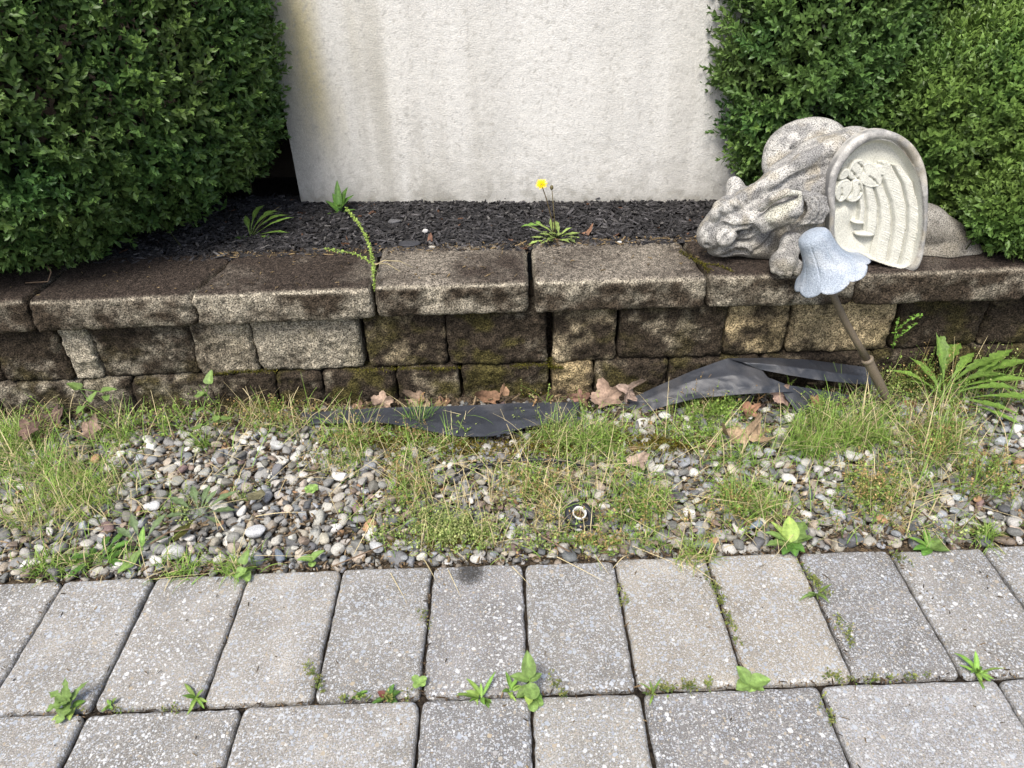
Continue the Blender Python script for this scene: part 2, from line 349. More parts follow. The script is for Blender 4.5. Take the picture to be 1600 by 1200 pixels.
def boxv(mb, lo, hi, c=(1, 1, 1)):
    x0, y0, z0 = lo; x1, y1, z1 = hi
    V = [(x0, y0, z0), (x1, y0, z0), (x1, y1, z0), (x0, y1, z0), (x0, y0, z1), (x1, y0, z1), (x1, y1, z1), (x0, y1, z1)]
    mb.add(V, np.array([[0, 3, 2, 1], [4, 5, 6, 7], [0, 1, 5, 4], [1, 2, 6, 5], [2, 3, 7, 6], [3, 0, 4, 7]]), c)
boxv(b, (-1.6, 1.51, -.05), (1.6, 1.58, .236), (.03, .024, .018)); b.build('wall_core', M_soil, wall, smooth=False)

# ------------------------------------------------------------------ raised bed and stucco wall
b = MB(); V, F = grid(160, 50, lambda s, t: np.c_[lerp(-2.4, 2.4, s), lerp(1.60, 2.9, t), .292+.012*fbm(np.c_[s*60, t*22, s*0], 41)]); b.add(V, F, np.array([.02, .017, .016])*np.ones((len(V), 1)))
tag(b.build('planting_bed', M_soil), kind='structure')
def chips(n, x0, x1, y0, y1, zf, sc=1):
    base = np.c_[rng.uniform(x0, x1, n), rng.uniform(y0, y1, n)]
    L = rng.gamma(3.2, .0052, n).clip(.006, .05)*sc; Wd = rng.uniform(.0010, .0032, n)*sc; Tk = rng.uniform(.0008, .0022, n)*sc
    yaw = rng.uniform(0, 2*np.pi, n); pit = rng.normal(0, .22, n); rol = rng.normal(0, .5, n)
    a = np.stack([np.cos(yaw)*np.cos(pit), np.sin(yaw)*np.cos(pit), np.sin(pit)], 1)
    up = norm(np.stack([np.sin(yaw)*np.sin(rol), -np.cos(yaw)*np.sin(rol), np.cos(rol)], 1)); s = norm(np.cross(up, a)); up = np.cross(a, s)
    TV = np.array([[-1, -.6, -1], [1, -.5, -1], [.92, .6, -1], [-.9, .8, -1], [-.95, -.6, 1], [.85, -.4, 1], [1, .45, 1], [-.85, .7, 1], [0, -1.1, -1], [0, 1.05, -1], [0.1, -1.0, 1], [0.1, 1.1, 1]], float)
    TF = np.array([[0, 8, 10, 4], [8, 1, 5, 10], [3, 7, 11, 9], [9, 11, 6, 2], [0, 4, 7, 3], [1, 2, 6, 5], [4, 10, 11, 7], [10, 5, 6, 11]])
    M = np.stack([a*L[:, None]/2, s*Wd[:, None], up*Tk[:, None]], 2)
    z = zf(base[:, 0], base[:, 1]) + rng.uniform(0, .009, n)
    return TV, TF, M, np.c_[base, z], n
b = MB()
TV, TF, M, T, n = chips(24000, -.95, 1.15, 1.60, 2.03, lambda x, y: .301+.004*fbm(np.c_[x*20, y*20, x*0], 41))
g = rng.gamma(1.6, .013, n)[:, None]; C = (.009+g*1.0)*np.array([[1., .95, .98]]); red = rng.random(n) < .008; C[red] = np.array([.09, .045, .025]); pale = rng.random(n) < .03; C[pale] = np.array([.11, .105, .10])
b.inst(TV, TF, M, T, C)
tag(b.build('mulch', M_mulch, smooth=False), 'black dyed shredded bark mulch filling the raised bed', 'mulch', kind='stuff')

A0 = np.array([-.552, 1.966]); B0 = np.array([.56, 1.862]); dW = norm(B0-A0); nW = np.array([dW[1], -dW[0]])
st = thing('stucco_wall', (0, 1.95, .28), 'off-white stucco wall with grey water streaks standing behind the mulch bed', 'wall')
def stw(s, t):
    x = lerp(0, 1.40, s)[:, None]; p = A0 + dW*x; z = lerp(.26, 1.45, t)
    dd = (fbm(np.c_[p*9, z*9], 51, 2)-.5)*.005 + (fbm(np.c_[p*110, z*110], 52, 2)-.5)*.0016
    p = p + nW*dd[:, None]; return np.c_[p, z]
V, F = grid(330, 260, stw)
xx = (V[:, :2]-A0) @ dW; zz = V[:, 2]
streak = fbm(np.c_[xx*20, zz*1.6, zz*0], 61, 3); st2 = fbm(np.c_[xx*9, zz*1.2, zz*0+3], 62, 3); cl = fbm(np.c_[xx*14, zz*14, xx*0], 63, 4)
C = np.broadcast_to(np.array([.63, .622, .59]), V.shape).copy()
def gs(c, w_): return np.exp(-((xx-c)/w_)**2)
yel = (gs(.12, .09)*sstep(.35, .62, zz)*sstep(1.0, .75, zz))*sstep(.3, .6, st2+.1)
C = mix3(C, np.array([.52, .46, .27]), np.clip(yel*1.3, 0, 1))
grey = np.clip(gs(.30, .13)*.9*sstep(1.0, .6, zz)+gs(.48, .05)*.5+gs(.03, .05)*.5 + .25*gs(.92, .2), 0, 1)*sstep(.28, .66, streak)
C = mix3(C, np.array([.36, .345, .30]), np.clip(grey*.75, 0, 1))
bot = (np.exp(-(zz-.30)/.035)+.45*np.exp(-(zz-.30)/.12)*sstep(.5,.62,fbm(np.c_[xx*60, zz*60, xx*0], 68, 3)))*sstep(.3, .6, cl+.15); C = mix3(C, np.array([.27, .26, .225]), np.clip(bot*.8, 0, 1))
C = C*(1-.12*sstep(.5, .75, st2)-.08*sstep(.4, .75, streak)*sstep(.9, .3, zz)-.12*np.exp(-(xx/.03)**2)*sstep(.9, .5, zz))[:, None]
pits = fbm(np.c_[xx*160, zz*160, xx*0], 66, 2); C = mix3(C, np.array([.36, .35, .32]), .55*sstep(.66, .8, pits))
b = MB(); b.add(V, F, C); b.build('front_face', M_stucco, st)
b = MB(); bk = A0-nW*.22; C2 = B0+dW*1.6
V = np.array([[*A0, .26], [*bk, .26], [*bk, 1.45], [*A0, 1.45]]); b.add(V, np.array([[0, 3, 2, 1]]), (.13, .105, .08)); b.build('side_face', M_stucco, st, smooth=False)  # shade of the left return is put into its dark brown colour
b = MB(); e0 = A0+dW*1.40; e1_ = e0-nW*.22; b.add(np.array([[*e0, .26], [*e1_, .26], [*e1_, 1.45], [*e0, 1.45]]), np.array([[0, 1, 2, 3]]), (.5, .49, .46)); b.build('side_face', M_stucco, st, smooth=False)
b = MB(); boxv(b, (-3, 2.22, .25), (3, 2.34, 1.6), (.05, .04, .032)); tag(b.build('gap_backing', M_stucco, smooth=False), 'dark brown backing added to fill the shaded gap between left shrub and stucco wall', 'wall')  # backing added so the gaps behind the shrubs stay dark

# ------------------------------------------------------------------ boxwood shrubs
def leaf_template():
    V = np.array([[0, 0, 0], [0, .5, .06], [0, 1, -.08], [-.17, .22, .09], [-.215, .58, .08], [.17, .22, .09], [.215, .58, .08]], float)
    V[:, 2] -= np.array([0, .03, 0, 0, 0, 0, 0])
    return V, [np.array([[0, 1, 4, 3], [0, 5, 6, 1]]), np.array([[1, 2, 4], [1, 6, 2]])]
LV, LF = leaf_template()
def frames(d):
    up = np.where(np.abs(d[:, 2:3]) > .95, np.array([[1., 0, 0]]), np.array([[0, 0, 1.]])); x = norm(np.cross(d, up)); z = np.cross(x, d); return x, z
def sprigs(mb, base, d, size, tint, pairs=6, newg=None):
    """a box twig: opposite pairs of leaves up a short stem"""
    n = len(base); x, z = frames(d); roll = rng.uniform(0, np.pi, n)
    for k in range(pairs+1):
        for side in (0, 1, 2, 3) if k == pairs else (0, 1):
            ang = roll + k*np.pi/2 + side*(np.pi/2 if k == pairs else np.pi) + rng.normal(0, .25, n)
            rad = x*np.cos(ang)[:, None] + z*np.sin(ang)[:, None]
            op = .35 if k == pairs else (.95 - .35*k/pairs); op = op + rng.normal(0, .16, n)
            ld = norm(d*np.cos(op)[:, None] + rad*np.sin(op)[:, None]); s = norm(np.cross(ld, d)+rng.normal(0, .2, (n, 3))); nn = np.cross(s, ld)
            # leaf blade faces the twig tip
            flip = np.sign((nn*d).sum(1)); s = s*flip[:, None]; nn = nn*flip[:, None]
            L = size*(.82+.36*rng.random(n))*(1-.30*max(0, k-pairs+1)) 
            M = np.stack([s*L[:, None]*1.02, ld*L[:, None], nn*L[:, None]], 2)
            T = base + d*(size*.62*k)[:, None]
            c = tint*(.72+.5*rng.random((n, 1))); t = (k/pairs)**2*newg
            c = c*(1-t[:, None]) + np.array([[.17, .27, .06]])*t[:, None]*(.8+.4*rng.random((n, 1)))
            mb.inst(LV, LF, M, T, c)
def shrub(name, loc, sdf, bb, label, n_out, size, tint, tipf, group=None, ext=None):
    root = thing(name, loc, label, 'shrub', group)
    lo, hi = np.array(bb[0]), np.array(bb[1]); pts = []; tot = 0
    while tot < n_out:
        p = rng.uniform(lo, hi, (60000, 3)); f = sdf(p); k = (f < 0) & (f > -.075); p = p[k]; f = f[k]
        keep = rng.random(len(p)) < np.where(f > -.03, 1, .45); p = p[keep]; e = .006
        gy = sdf(p+np.array([0, e, 0]))-sdf(p-np.array([0, e, 0])); gz = sdf(p+np.array([0, 0, e]))-sdf(p-np.array([0, 0, e]))
        p = p[(gy < 1.1*e) & (gz < 1.9*e)]; pts.append(p); tot += len(p)
        if len(pts) > 60: break
    p = np.concatenate(pts)[:n_out]; e = .004
    g = np.stack([sdf(p+np.eye(3)[i]*e)-sdf(p-np.eye(3)[i]*e) for i in range(3)], 1); nrm = norm(g)
    lf = fbm(p*7, 71, 3)
    d = norm(nrm*1.0 + np.array([0, 0, .55]) + rng.normal(0, .38, p.shape))
    sz = size*(.8+.4*rng.random(len(p)))
    base = p - d*(size*2.6)
    tn = np.array(tint)[None]*(.65+.7*lf)[:, None]*np.array([[1, 1, 1]]) ; tn[:, 0] *= .75+.5*vn(p*11, 75); 
    ng = np.clip((vn(p*13, 77)-.35)*1.6*tipf + rng.normal(0, .12, len(p)) + np.clip(d[:, 2], 0, 1)*.12, 0, .9)
    mb = MB(); sprigs(mb, base, d, sz, tn, 6, ng); mb.build('foliage', M_box, root)
    # twigs and older inner growth
    tw = MB(); idx = rng.choice(len(p), min(900, len(p)), replace=False); c0 = np.array([(lo[0]+hi[0])/2, (lo[1]+hi[1])/2, lo[2]])
    for i in idx:
        a = base[i]; bb_ = a + d[i]*size*2.6; cc = a - d[i]*.03 + np.array([0, 0, -.02]); 
        s = norm(np.cross(d[i], [0.3, .2, 1])); s2 = np.cross(s, d[i]); R_ = [(cc, .0022), (a, .0014), (bb_, .0007)]
        V = np.concatenate([[q+s*r, q+s2*r*.87-s*r*.5, q-s2*r*.87-s*r*.5] for q, r in R_])
        Fq = [[k*3+j, k*3+(j+1) % 3, k*3+3+(j+1) % 3, k*3+3+j] for k in (0, 1) for j in range(3)]
        tw.add(V, np.array(Fq), (.04, .045, .018))
    tw.build('twigs', M_bark, root)
    # dense inner leaves, coloured near black to paint in the shade inside
    inn = MB(); q = []
    tot = 0
    while tot < 14000:
        pp = rng.uniform(lo, hi, (60000, 3)); f = sdf(pp); pp = pp[(f < -.055) & (f > -.10)]; e = .006; pp = pp[(sdf(pp+np.array([0, e, 0]))-sdf(pp-np.array([0, e, 0])) < 1.1*e)]; q.append(pp); tot += len(pp)
        if len(q) > 40: break
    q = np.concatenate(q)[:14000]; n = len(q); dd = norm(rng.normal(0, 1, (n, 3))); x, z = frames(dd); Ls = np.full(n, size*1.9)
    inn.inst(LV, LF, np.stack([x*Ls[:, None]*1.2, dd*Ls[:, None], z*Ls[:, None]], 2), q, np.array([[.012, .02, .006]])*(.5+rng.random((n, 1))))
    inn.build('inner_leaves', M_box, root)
    return root
def sell(c, r, e=3., tilt=None):
    c = np.array(c); r = np.array(r)
    def f(p):
        q = (p-c)/r
        if tilt: q = q.copy(); q[:, 0] += tilt[0]*q[:, 2]; q[:, 1] += tilt[1]*q[:, 2]
        k = (np.abs(q)**e).sum(1)**(1/e)
        return (k-1)*r.min()
    return f
def bumpy(fs, s, amp=.05, fr=6.):
    def f(p):
        v = fs[0](p)
        for g_ in fs[1:]: v = np.minimum(v, g_(p))
        return v + (fbm(p*fr, s, 3)-.5)*amp
    return f
#SHRUBS
fL = bumpy([sell((-1.13, 2.00, .80), (.615, .56, .50), 2.7), sell((-1.22, 1.82, .80), (.52, .49, .505), 2.9)], 81, .05)
shrub('boxwood_shrub', (-1.1, 1.9, .3), fL, ((-1.75, 1.28, .24), (-.40, 2.35, 1.22)), 'big dark boxwood shrub left of the stucco wall, overhanging the coping', 11500, .019, (.088, .165, .044), .65)
fR = bumpy([sell((.715, 1.87, .87), (.225, .23, .52), 2.6), sell((1.38, 2.0, .84), (.42, .2, .5), 3.), sell((1.0, 1.90, .52), (.36, .2, .22), 3.)], 82, .05)
shrub('boxwood_shrub', (.93, 1.95, .3), fR, ((.40, 1.5, .3), (1.5, 2.3, 1.22)), 'boxwood shrub against the right end of the stucco wall, behind the stone gargoyle', 8600, .0178, (.10, .18, .048), .85)
fR2 = bumpy([sell((1.22, 1.74, .48), (.38, .20, .275), 2.4)], 83, .06)
shrub('boxwood_shrub', (1.22, 1.74, .3), fR2, ((.75, 1.4, .3), (1.7, 2.1, .9)), 'brighter green boxwood at the right edge with pale new tips, before the taller one', 7000, .0172, (.105, .19, .045), 1.3)
fR3 = bumpy([sell((1.15, 1.50, .405), (.185, .11, .105), 2.2)], 84, .05)
shrub('boxwood_shrub', (1.15, 1.5, .3), fR3, ((.9, 1.3, .29), (1.5, 1.7, .6)), 'small low boxwood hanging over the coping by the hindquarters of the gargoyle', 1900, .0175, (.10, .18, .042), 1.1)
#END SHRUBS

# ------------------------------------------------------------------ stone gargoyle
def nets(f, org, h):
    """mesh the zero surface of a sampled field (inside negative)"""
    s = f < 0; nx, ny, nz = f.shape
    c = [f[i:nx-1+i, j:ny-1+j, k:nz-1+k] for i in (0, 1) for j in (0, 1) for k in (0, 1)]
    cs = [x < 0 for x in c]; anyv = np.logical_or.reduce(cs) & ~np.logical_and.reduce(cs)
    idx = -np.ones(anyv.shape, np.int64); cell = np.argwhere(anyv); idx[anyv] = np.arange(len(cell))
    cv = np.stack([x[anyv] for x in c], 1); acc = np.zeros((len(cell), 3)); cnt = np.zeros(len(cell))
    offs = np.array([[i, j, k] for i in (0, 1) for j in (0, 1) for k in (0, 1)])
    for a in range(8):
        for b_ in range(a+1, 8):
            if np.abs(offs[a]-offs[b_]).sum() != 1: continue
            x, y = cv[:, a], cv[:, b_]; cr = (x < 0) != (y < 0); t = np.where(cr, x/np.where(cr, x-y, 1), 0)
            acc += np.where(cr[:, None], offs[a] + (offs[b_]-offs[a])*t[:, None], 0); cnt += cr
    V = (cell + acc/cnt[:, None])*h + org; F = []
    for ax in range(3):
        sl0 = [slice(None)]*3; sl1 = [slice(None)]*3; sl0[ax] = slice(0, -1); sl1[ax] = slice(1, None)
        A = s[tuple(sl0)]; B = s[tuple(sl1)]; o1, o2 = [(1, 2), (2, 0), (0, 1)][ax]
        for sg in (True, False):
            e = np.argwhere((A == sg) & (B == (not sg)))
            k = (e[:, o1] > 0) & (e[:, o2] > 0) & (e[:, o1] < f.shape[o1]-1) & (e[:, o2] < f.shape[o2]-1); e = e[k]
            q = []
            for d1, d2 in ((0, 0), (-1, 0), (-1, -1), (0, -1)):
                g = e.copy(); g[:, o1] += d1; g[:, o2] += d2; q.append(idx[g[:, 0], g[:, 1], g[:, 2]])
            q = np.stack(q, 1); q = q if not sg else q[:, ::-1]
            q = q[:, ::-1]
            F.append(q[(q >= 0).all(1)])
    return V, np.concatenate(F)
class Field:
    def __init__(s, lo, hi, h):
        s.lo = np.array(lo); s.h = h; s.n = np.ceil((np.array(hi)-s.lo)/h).astype(int)+1; s.f = np.full(s.n, .03, np.float32)
    def box(s, lo, hi):
        a = np.clip(((np.array(lo)-s.lo)/s.h).astype(int), 0, s.n-1); b_ = np.clip(((np.array(hi)-s.lo)/s.h).astype(int)+2, 1, s.n)
        g = np.meshgrid(*[s.lo[i]+np.arange(a[i], b_[i])*s.h for i in range(3)], indexing='ij'); return tuple(slice(a[i], b_[i]) for i in range(3)), np.stack(g, -1)
    def put(s, lo, hi, fn, k=.01, cut=False):
        m_ = .02 + k; sl, p = s.box(np.array(lo)-m_, np.array(hi)+m_)
        if p.size == 0: return
        d = fn(p); f = s.f[sl]
        if cut: d = -d; hh = np.clip(.5-.5*(d-f)/k*-1*-1, 0, 1); hh = np.clip(.5+.5*(d-f)/k, 0, 1); s.f[sl] = f*(1-hh)+d*hh+k*hh*(1-hh)
        else: hh = np.clip(.5+.5*(f-d)/k, 0, 1); s.f[sl] = f*(1-hh)+d*hh-k*hh*(1-hh)
    def ell(s, c, r, rot=0, k=.01, cut=False, axes=None):
        """ellipsoid; axes are image right, image up, depth; rot turns it in the view plane"""
        c_, s_ = math.cos(math.radians(rot)), math.sin(math.radians(rot)); A = np.stack([CR*c_+CU*s_, -CR*s_+CU*c_, _F]) if axes is None else axes
        r = np.array(r); ext = np.sqrt(((A*r[:, None])**2).sum(0))
        def fn(p):
            q = (p-c)@A.T; k0 = np.linalg.norm(q/r, axis=-1); k1 = np.linalg.norm(q/r**2, axis=-1); return np.where(k1 > 0, k0*(k0-1)/np.maximum(k1, 1e-6), -r.min())
        s.put(c-ext, c+ext, fn, k, cut)
    def cap(s, pts, rad, k=.01, cut=False, flat=None):
        for (a, ra), (b_, rb) in zip(list(zip(pts, rad))[:-1], list(zip(pts, rad))[1:]):
            a = np.array(a); b_ = np.array(b_); R_ = max(ra, rb)
            def fn(p, a=a, b_=b_, ra=ra, rb=rb):
                ab = b_-a; t = np.clip(((p-a)@ab)/max(ab@ab, 1e-9), 0, 1); return np.linalg.norm(p-(a+ab*t[..., None]), axis=-1)-(ra+(rb-ra)*t)
            s.put(np.minimum(a, b_)-R_, np.maximum(a, b_)+R_, fn, k, cut)
    def mesh(s, zmin=None):
        if zmin is not None:
            z = s.lo[2]+np.arange(s.n[2])*s.h; s.f = np.maximum(s.f, (zmin-z)[None, None, :])
        s.f[0] = .02; s.f[-1] = .02; s.f[:, 0] = .02; s.f[:, -1] = .02; s.f[:, :, 0] = .02; s.f[:, :, -1] = .02
        return nets(s.f, s.lo, s.h)
PX = .00139
def Z(x, y, Y): return P(1060+x/3.2, 160+y/3.2, Y)       # x, y on the enlarged crop of the statue
def zr(*a): return tuple(q/3.2*PX for q in a)
garg = thing('stone_gargoyle', (.78, 1.5, .312), 'weathered cast stone gargoyle crouching on the coping with head down and wings raised', 'statue')
fd = Field((.36, 1.33, .305), (1.10, 1.78, .64), .0018)
E_ = lambda x, y, Y, rx, ry, rd, rot=0, k=.01, cut=False: fd.ell(Z(x, y, Y), zr(rx, ry, rd), rot, k, cut)
Cc = lambda pts, rad, k=.008, cut=False: fd.cap([Z(*p) for p in pts], zr(*rad), k, cut)
# body, neck, haunches
E_(900, 470, 1.590, 210, 250, 120, 10, .03)
Cc([(420, 480, 1.525), (560, 400, 1.545), (700, 330, 1.56), (860, 280, 1.57)], (85, 105, 130, 150), .03)
Cc([(470, 560, 1.53), (620, 560, 1.55), (760, 540, 1.60)], (95, 130, 150), .03)
Cc([(600, 650, 1.505), (700, 660, 1.535), (900, 640, 1.60)], (70, 95, 130), .03)
E_(660, 600, 1.52, 90, 90, 60, 0, .03)
E_(1180, 640, 1.565, 180, 150, 110, -18, .03)
E_(1235, 620, 1.525, 130, 110, 100, -35, .02)
E_(1340, 670, 1.52, 90, 85, 90, -35, .02)
Cc([(1150, 770, 1.50), (1330, 768, 1.485), (1450, 772, 1.49)], (58, 60, 56), .012)
E_(1400, 735, 1.51, 110, 60, 80, -8, .02)
# ridge of the back and the folds of the neck
Cc([(340, 460, 1.50), (480, 385, 1.505), (620, 295, 1.505), (760, 225, 1.515), (830, 190, 1.53)], (26, 30, 34, 34, 30), .014)
E_(690, 400, 1.50, 110, 95, 60, 20, .02)
Cc([(470, 440, 1.462), (560, 385, 1.458), (650, 345, 1.455), (760, 318, 1.46)], (9, 13, 13, 9), .012, True)
Cc([(540, 430, 1.46), (640, 385, 1.452), (740, 350, 1.45)], (5, 8, 5), .01, True)
# foreleg and paw
Cc([(620, 640, 1.47), (570, 700, 1.445), (545, 760, 1.425)], (62, 52, 46), .012)
E_(525, 800, 1.412, 66, 60, 60, 0, .012)
for tx, ty, tY in ((478, 838, 1.40), (512, 852, 1.394), (552, 856, 1.392), (592, 850, 1.396)):
    Cc([(tx+10, ty-42, tY+.012), (tx, ty, tY)], (18, 17), .006)
for tx in (496, 533, 573): Cc([(tx+6, 800, 1.385), (tx, 870, 1.38)], (4.5, 4.5), .005, True)
Cc([(500, 735, 1.40), (560, 745, 1.39)], (5, 5), .005, True)
# skull, muzzle, jaw
E_(310, 545, 1.515, 150, 100, 95, 22, .018)
E_(215, 620, 1.500, 108, 86, 85, 28, .018)
E_(158, 668, 1.490, 64, 66, 62, 15, .014)
E_(250, 728, 1.500, 105, 44, 70, 6, .012)
E_(385, 640, 1.510, 95, 100, 75, 10, .018)
E_(400, 720, 1.505, 110, 62, 70, -5, .02)
E_(255, 520, 1.485, 95, 34, 46, 24, .012)
E_(500, 730, 1.51, 90, 60, 70, 0, .02)
# carved face: every line is laid on the stone already there
def surf(x, y):
    Ys = np.arange(1.37, 1.62, .0006); p = np.array([Z(x, y, Y) for Y in Ys]); k = np.round((p-fd.lo)/fd.h).astype(int); ok = ((k >= 0) & (k < fd.n)).all(1); k = np.clip(k, 0, fd.n-1)
    v = fd.f[k[:, 0], k[:, 1], k[:, 2]]; hit = np.where((v < 0) & ok)[0]; return Ys[hit[0]] if len(hit) else 1.47
def Ls(pts, rad, k=.005, cut=False, off=0.):
    q = [((1-t)*a[0]+t*c[0], (1-t)*a[1]+t*c[1], (1-t)*ra+t*rc) for a, c, ra, rc in zip(pts[:-1], pts[1:], rad[:-1], rad[1:]) for t in (0, .34, .67)] + [(*pts[-1], rad[-1])]
    Yq = np.array([surf(x, y) for x, y, _ in q]); Yq = np.convolve(np.r_[Yq[0], Yq, Yq[-1]], [.25, .5, .25], 'valid')
    fd.cap([Z(x, y, Y+off) for (x, y, _), Y in zip(q, Yq)], zr(*[r for _, _, r in q]), k, cut)
def Es(x, y, rx, ry, rd, rot, k, cut=False, off=0.): fd.ell(Z(x, y, surf(x, y)+off), zr(rx, ry, rd), rot, k, cut)
Es(232, 668, 54, 52, 34, 20, .010)
Ls([(242, 588), (290, 594), (345, 590), (395, 574), (432, 545)], (16, 27, 28, 22, 12), .008)
Ls([(170, 600), (185, 560), (200, 515), (245, 478)], (10, 17, 18, 14), .008)
Es(325, 645, 66, 30, 20, 10, .006, True)
Ls([(250, 622), (300, 622), (350, 618), (405, 603), (445, 572)], (5, 7, 7, 7, 5), .004, True)
Es(324, 650, 32, 19, 20, 8, .002, off=-.001)
Es(326, 647, 8, 7, 8, 0, .002, True)
Ls([(276, 662), (302, 674), (348, 673), (388, 654)], (6, 9, 9, 6), .003)
Ls([(280, 640), (310, 628), (350, 627), (382, 640)], (4, 7, 7, 4), .003)
Ls([(208, 722), (182, 705), (172, 670), (182, 636), (210, 614), (246, 612), (272, 634)], (5, 9, 11, 11, 10, 8, 5), .004, True)
Ls([(214, 700), (232, 672), (262, 650)], (4, 7, 4), .004, True)
Ls([(270, 702), (312, 698), (368, 694), (418, 655), (470, 592)], (6, 10, 11, 9, 5), .005, True)
Ls([(255, 590), (225, 570), (205, 545)], (5, 7, 4), .004, True)
Ls([(300, 548), (262, 520), (240, 490)], (5, 8, 4), .005, True)
Ls([(350, 520), (318, 490), (300, 465)], (5, 8, 4), .005, True)
Es(138, 715, 17, 11, 12, 25, .004, True)
Ls([(112, 668), (130, 636), (160, 612)], (6, 12, 8), .006)
# snarling mouth
Ls([(196, 756), (236, 728), (290, 712), (338, 715), (366, 742)], (9, 13, 14, 12, 8), .006)
Ls([(188, 786), (232, 762), (285, 742), (332, 740), (352, 760)], (8, 17, 20, 17, 8), .003, True)
Ls([(190, 786), (232, 762), (285, 742), (332, 742)], (4, 9, 10, 8), .003, True)
for tx, ty in ((240, 746), (264, 738), (300, 728), (322, 728)): Ls([(tx, ty-4), (tx+2, ty+12)], (6, 3), .002)
Ls([(388, 708), (420, 672), (452, 625), (476, 585)], (5, 9, 9, 5), .005, True)
Ls([(380, 745), (418, 728), (452, 690), (482, 645)], (5, 8, 9, 5), .006, True)
# far ear
Cc([(290, 470, 1.545), (282, 420, 1.555), (278, 400, 1.558)], (52, 40, 26), .010)
Cc([(255, 470, 1.52), (245, 400, 1.53)], (8, 8), .006, True)
# collar rolls behind the near ear
for j, (dx, r) in enumerate(((0, 17), (36, 17), (70, 15))):
    Cc([(600+dx, 452, 1.455), (655+dx, 485, 1.437), (668+dx, 540, 1.430), (640+dx, 590, 1.432), (600+dx, 612, 1.44)], (r*.7, r, r, r, r*.7), .004)
for dx in (-6, 20, 55, 86): Ls([(602+dx, 458), (650+dx, 492), (662+dx, 540), (638+dx, 586), (604+dx, 604)], (4, 7, 8, 7, 4), .003, True)
Ls([(465, 445), (560, 388), (650, 348), (770, 312)], (6, 12, 13, 7), .007, True)
Ls([(560, 470), (650, 400), (740, 372)], (5, 9, 5), .008, True)
Ls([(500, 640), (560, 625), (640, 640)], (8, 16, 10), .010, True)
# near ear: a long leaf with a hollow
Cc([(430, 600, 1.455), (500, 560, 1.437), (570, 530, 1.425), (600, 500, 1.42)], (42, 48, 40, 22), .010)
Cc([(415, 530, 1.448), (470, 478, 1.428), (540, 452, 1.418), (608, 452, 1.415)], (17, 20, 17, 9), .006)
Cc([(425, 640, 1.445), (500, 605, 1.43), (570, 585, 1.42), (606, 545, 1.415), (610, 470, 1.413)], (14, 15, 14, 12, 8), .006)
EARC = [Z(450, 565, 1.424), Z(500, 532, 1.413), Z(555, 500, 1.407), Z(588, 478, 1.404)]
fd.cap(EARC, zr(20, 27, 24, 10), .004, True)
Cc([(490, 590, 1.412), (540, 555, 1.402), (580, 520, 1.402)], (8, 12, 8), .005, True)
# hip crease
Cc([(1235, 700, 1.42), (1330, 735, 1.425), (1420, 700, 1.44)], (8, 9, 8), .008, True)
V, F = fd.mesh(.313)
de = np.min([np.linalg.norm(V-(lerp(EARC[0], EARC[3], q)), axis=1) for q in np.linspace(0, 1, 12)], 0)
def stone_col(V, light=0):
    lic = fbm(V*np.array([55, 55, 55]), 91, 3); n2 = fbm(V*18, 92, 3); n3 = fbm(V*260, 93, 2)
    c = mix3(np.broadcast_to(np.array([.47, .458, .425]), V.shape), np.array([.17, .168, .165]), sstep(.40, .60, lic*.5+n2*.5+.02)*.75)
    c = mix3(c, np.array([.36, .31, .21]), sstep(.52, .7, fbm(V*24, 97, 3))*.4)
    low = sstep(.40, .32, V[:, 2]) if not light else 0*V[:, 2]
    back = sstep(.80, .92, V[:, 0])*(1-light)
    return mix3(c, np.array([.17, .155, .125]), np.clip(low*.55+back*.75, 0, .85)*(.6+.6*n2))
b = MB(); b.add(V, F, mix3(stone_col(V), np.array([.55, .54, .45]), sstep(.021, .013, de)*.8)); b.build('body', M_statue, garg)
# far wing, seen from its outside
fw = Field((.50, 1.50, .36), (.84, 1.80, .70), .0018); fd = fw
E_(640, 230, 1.625, 215, 150, 105, 14, .01); E_(560, 270, 1.61, 135, 110, 80, 60, .02)
Cc([(480, 330, 1.60), (560, 340, 1.60), (700, 300, 1.60)], (40, 60, 80), .03)
for a_ in range(4):
    Cc([(530+a_*30, 262-a_*14, 1.588), (590+a_*26, 205-a_*8, 1.584), (660+a_*20, 170+a_*6, 1.586), (715+a_*4, 190+a_*14, 1.592)], (5, 8, 8, 4), .005, True)
for a_ in range(10): Cc([(432+a_*2.5, 200+a_*16, 1.606), (462+a_*2, 198+a_*15.6, 1.599), (500+a_*1.5, 198+a_*15, 1.592)], (5, 5, 2.5), .003, True)
V, F = fw.mesh(); b = MB(); b.add(V, F, stone_col(V, 1)); b.build('wing', M_statue, garg)
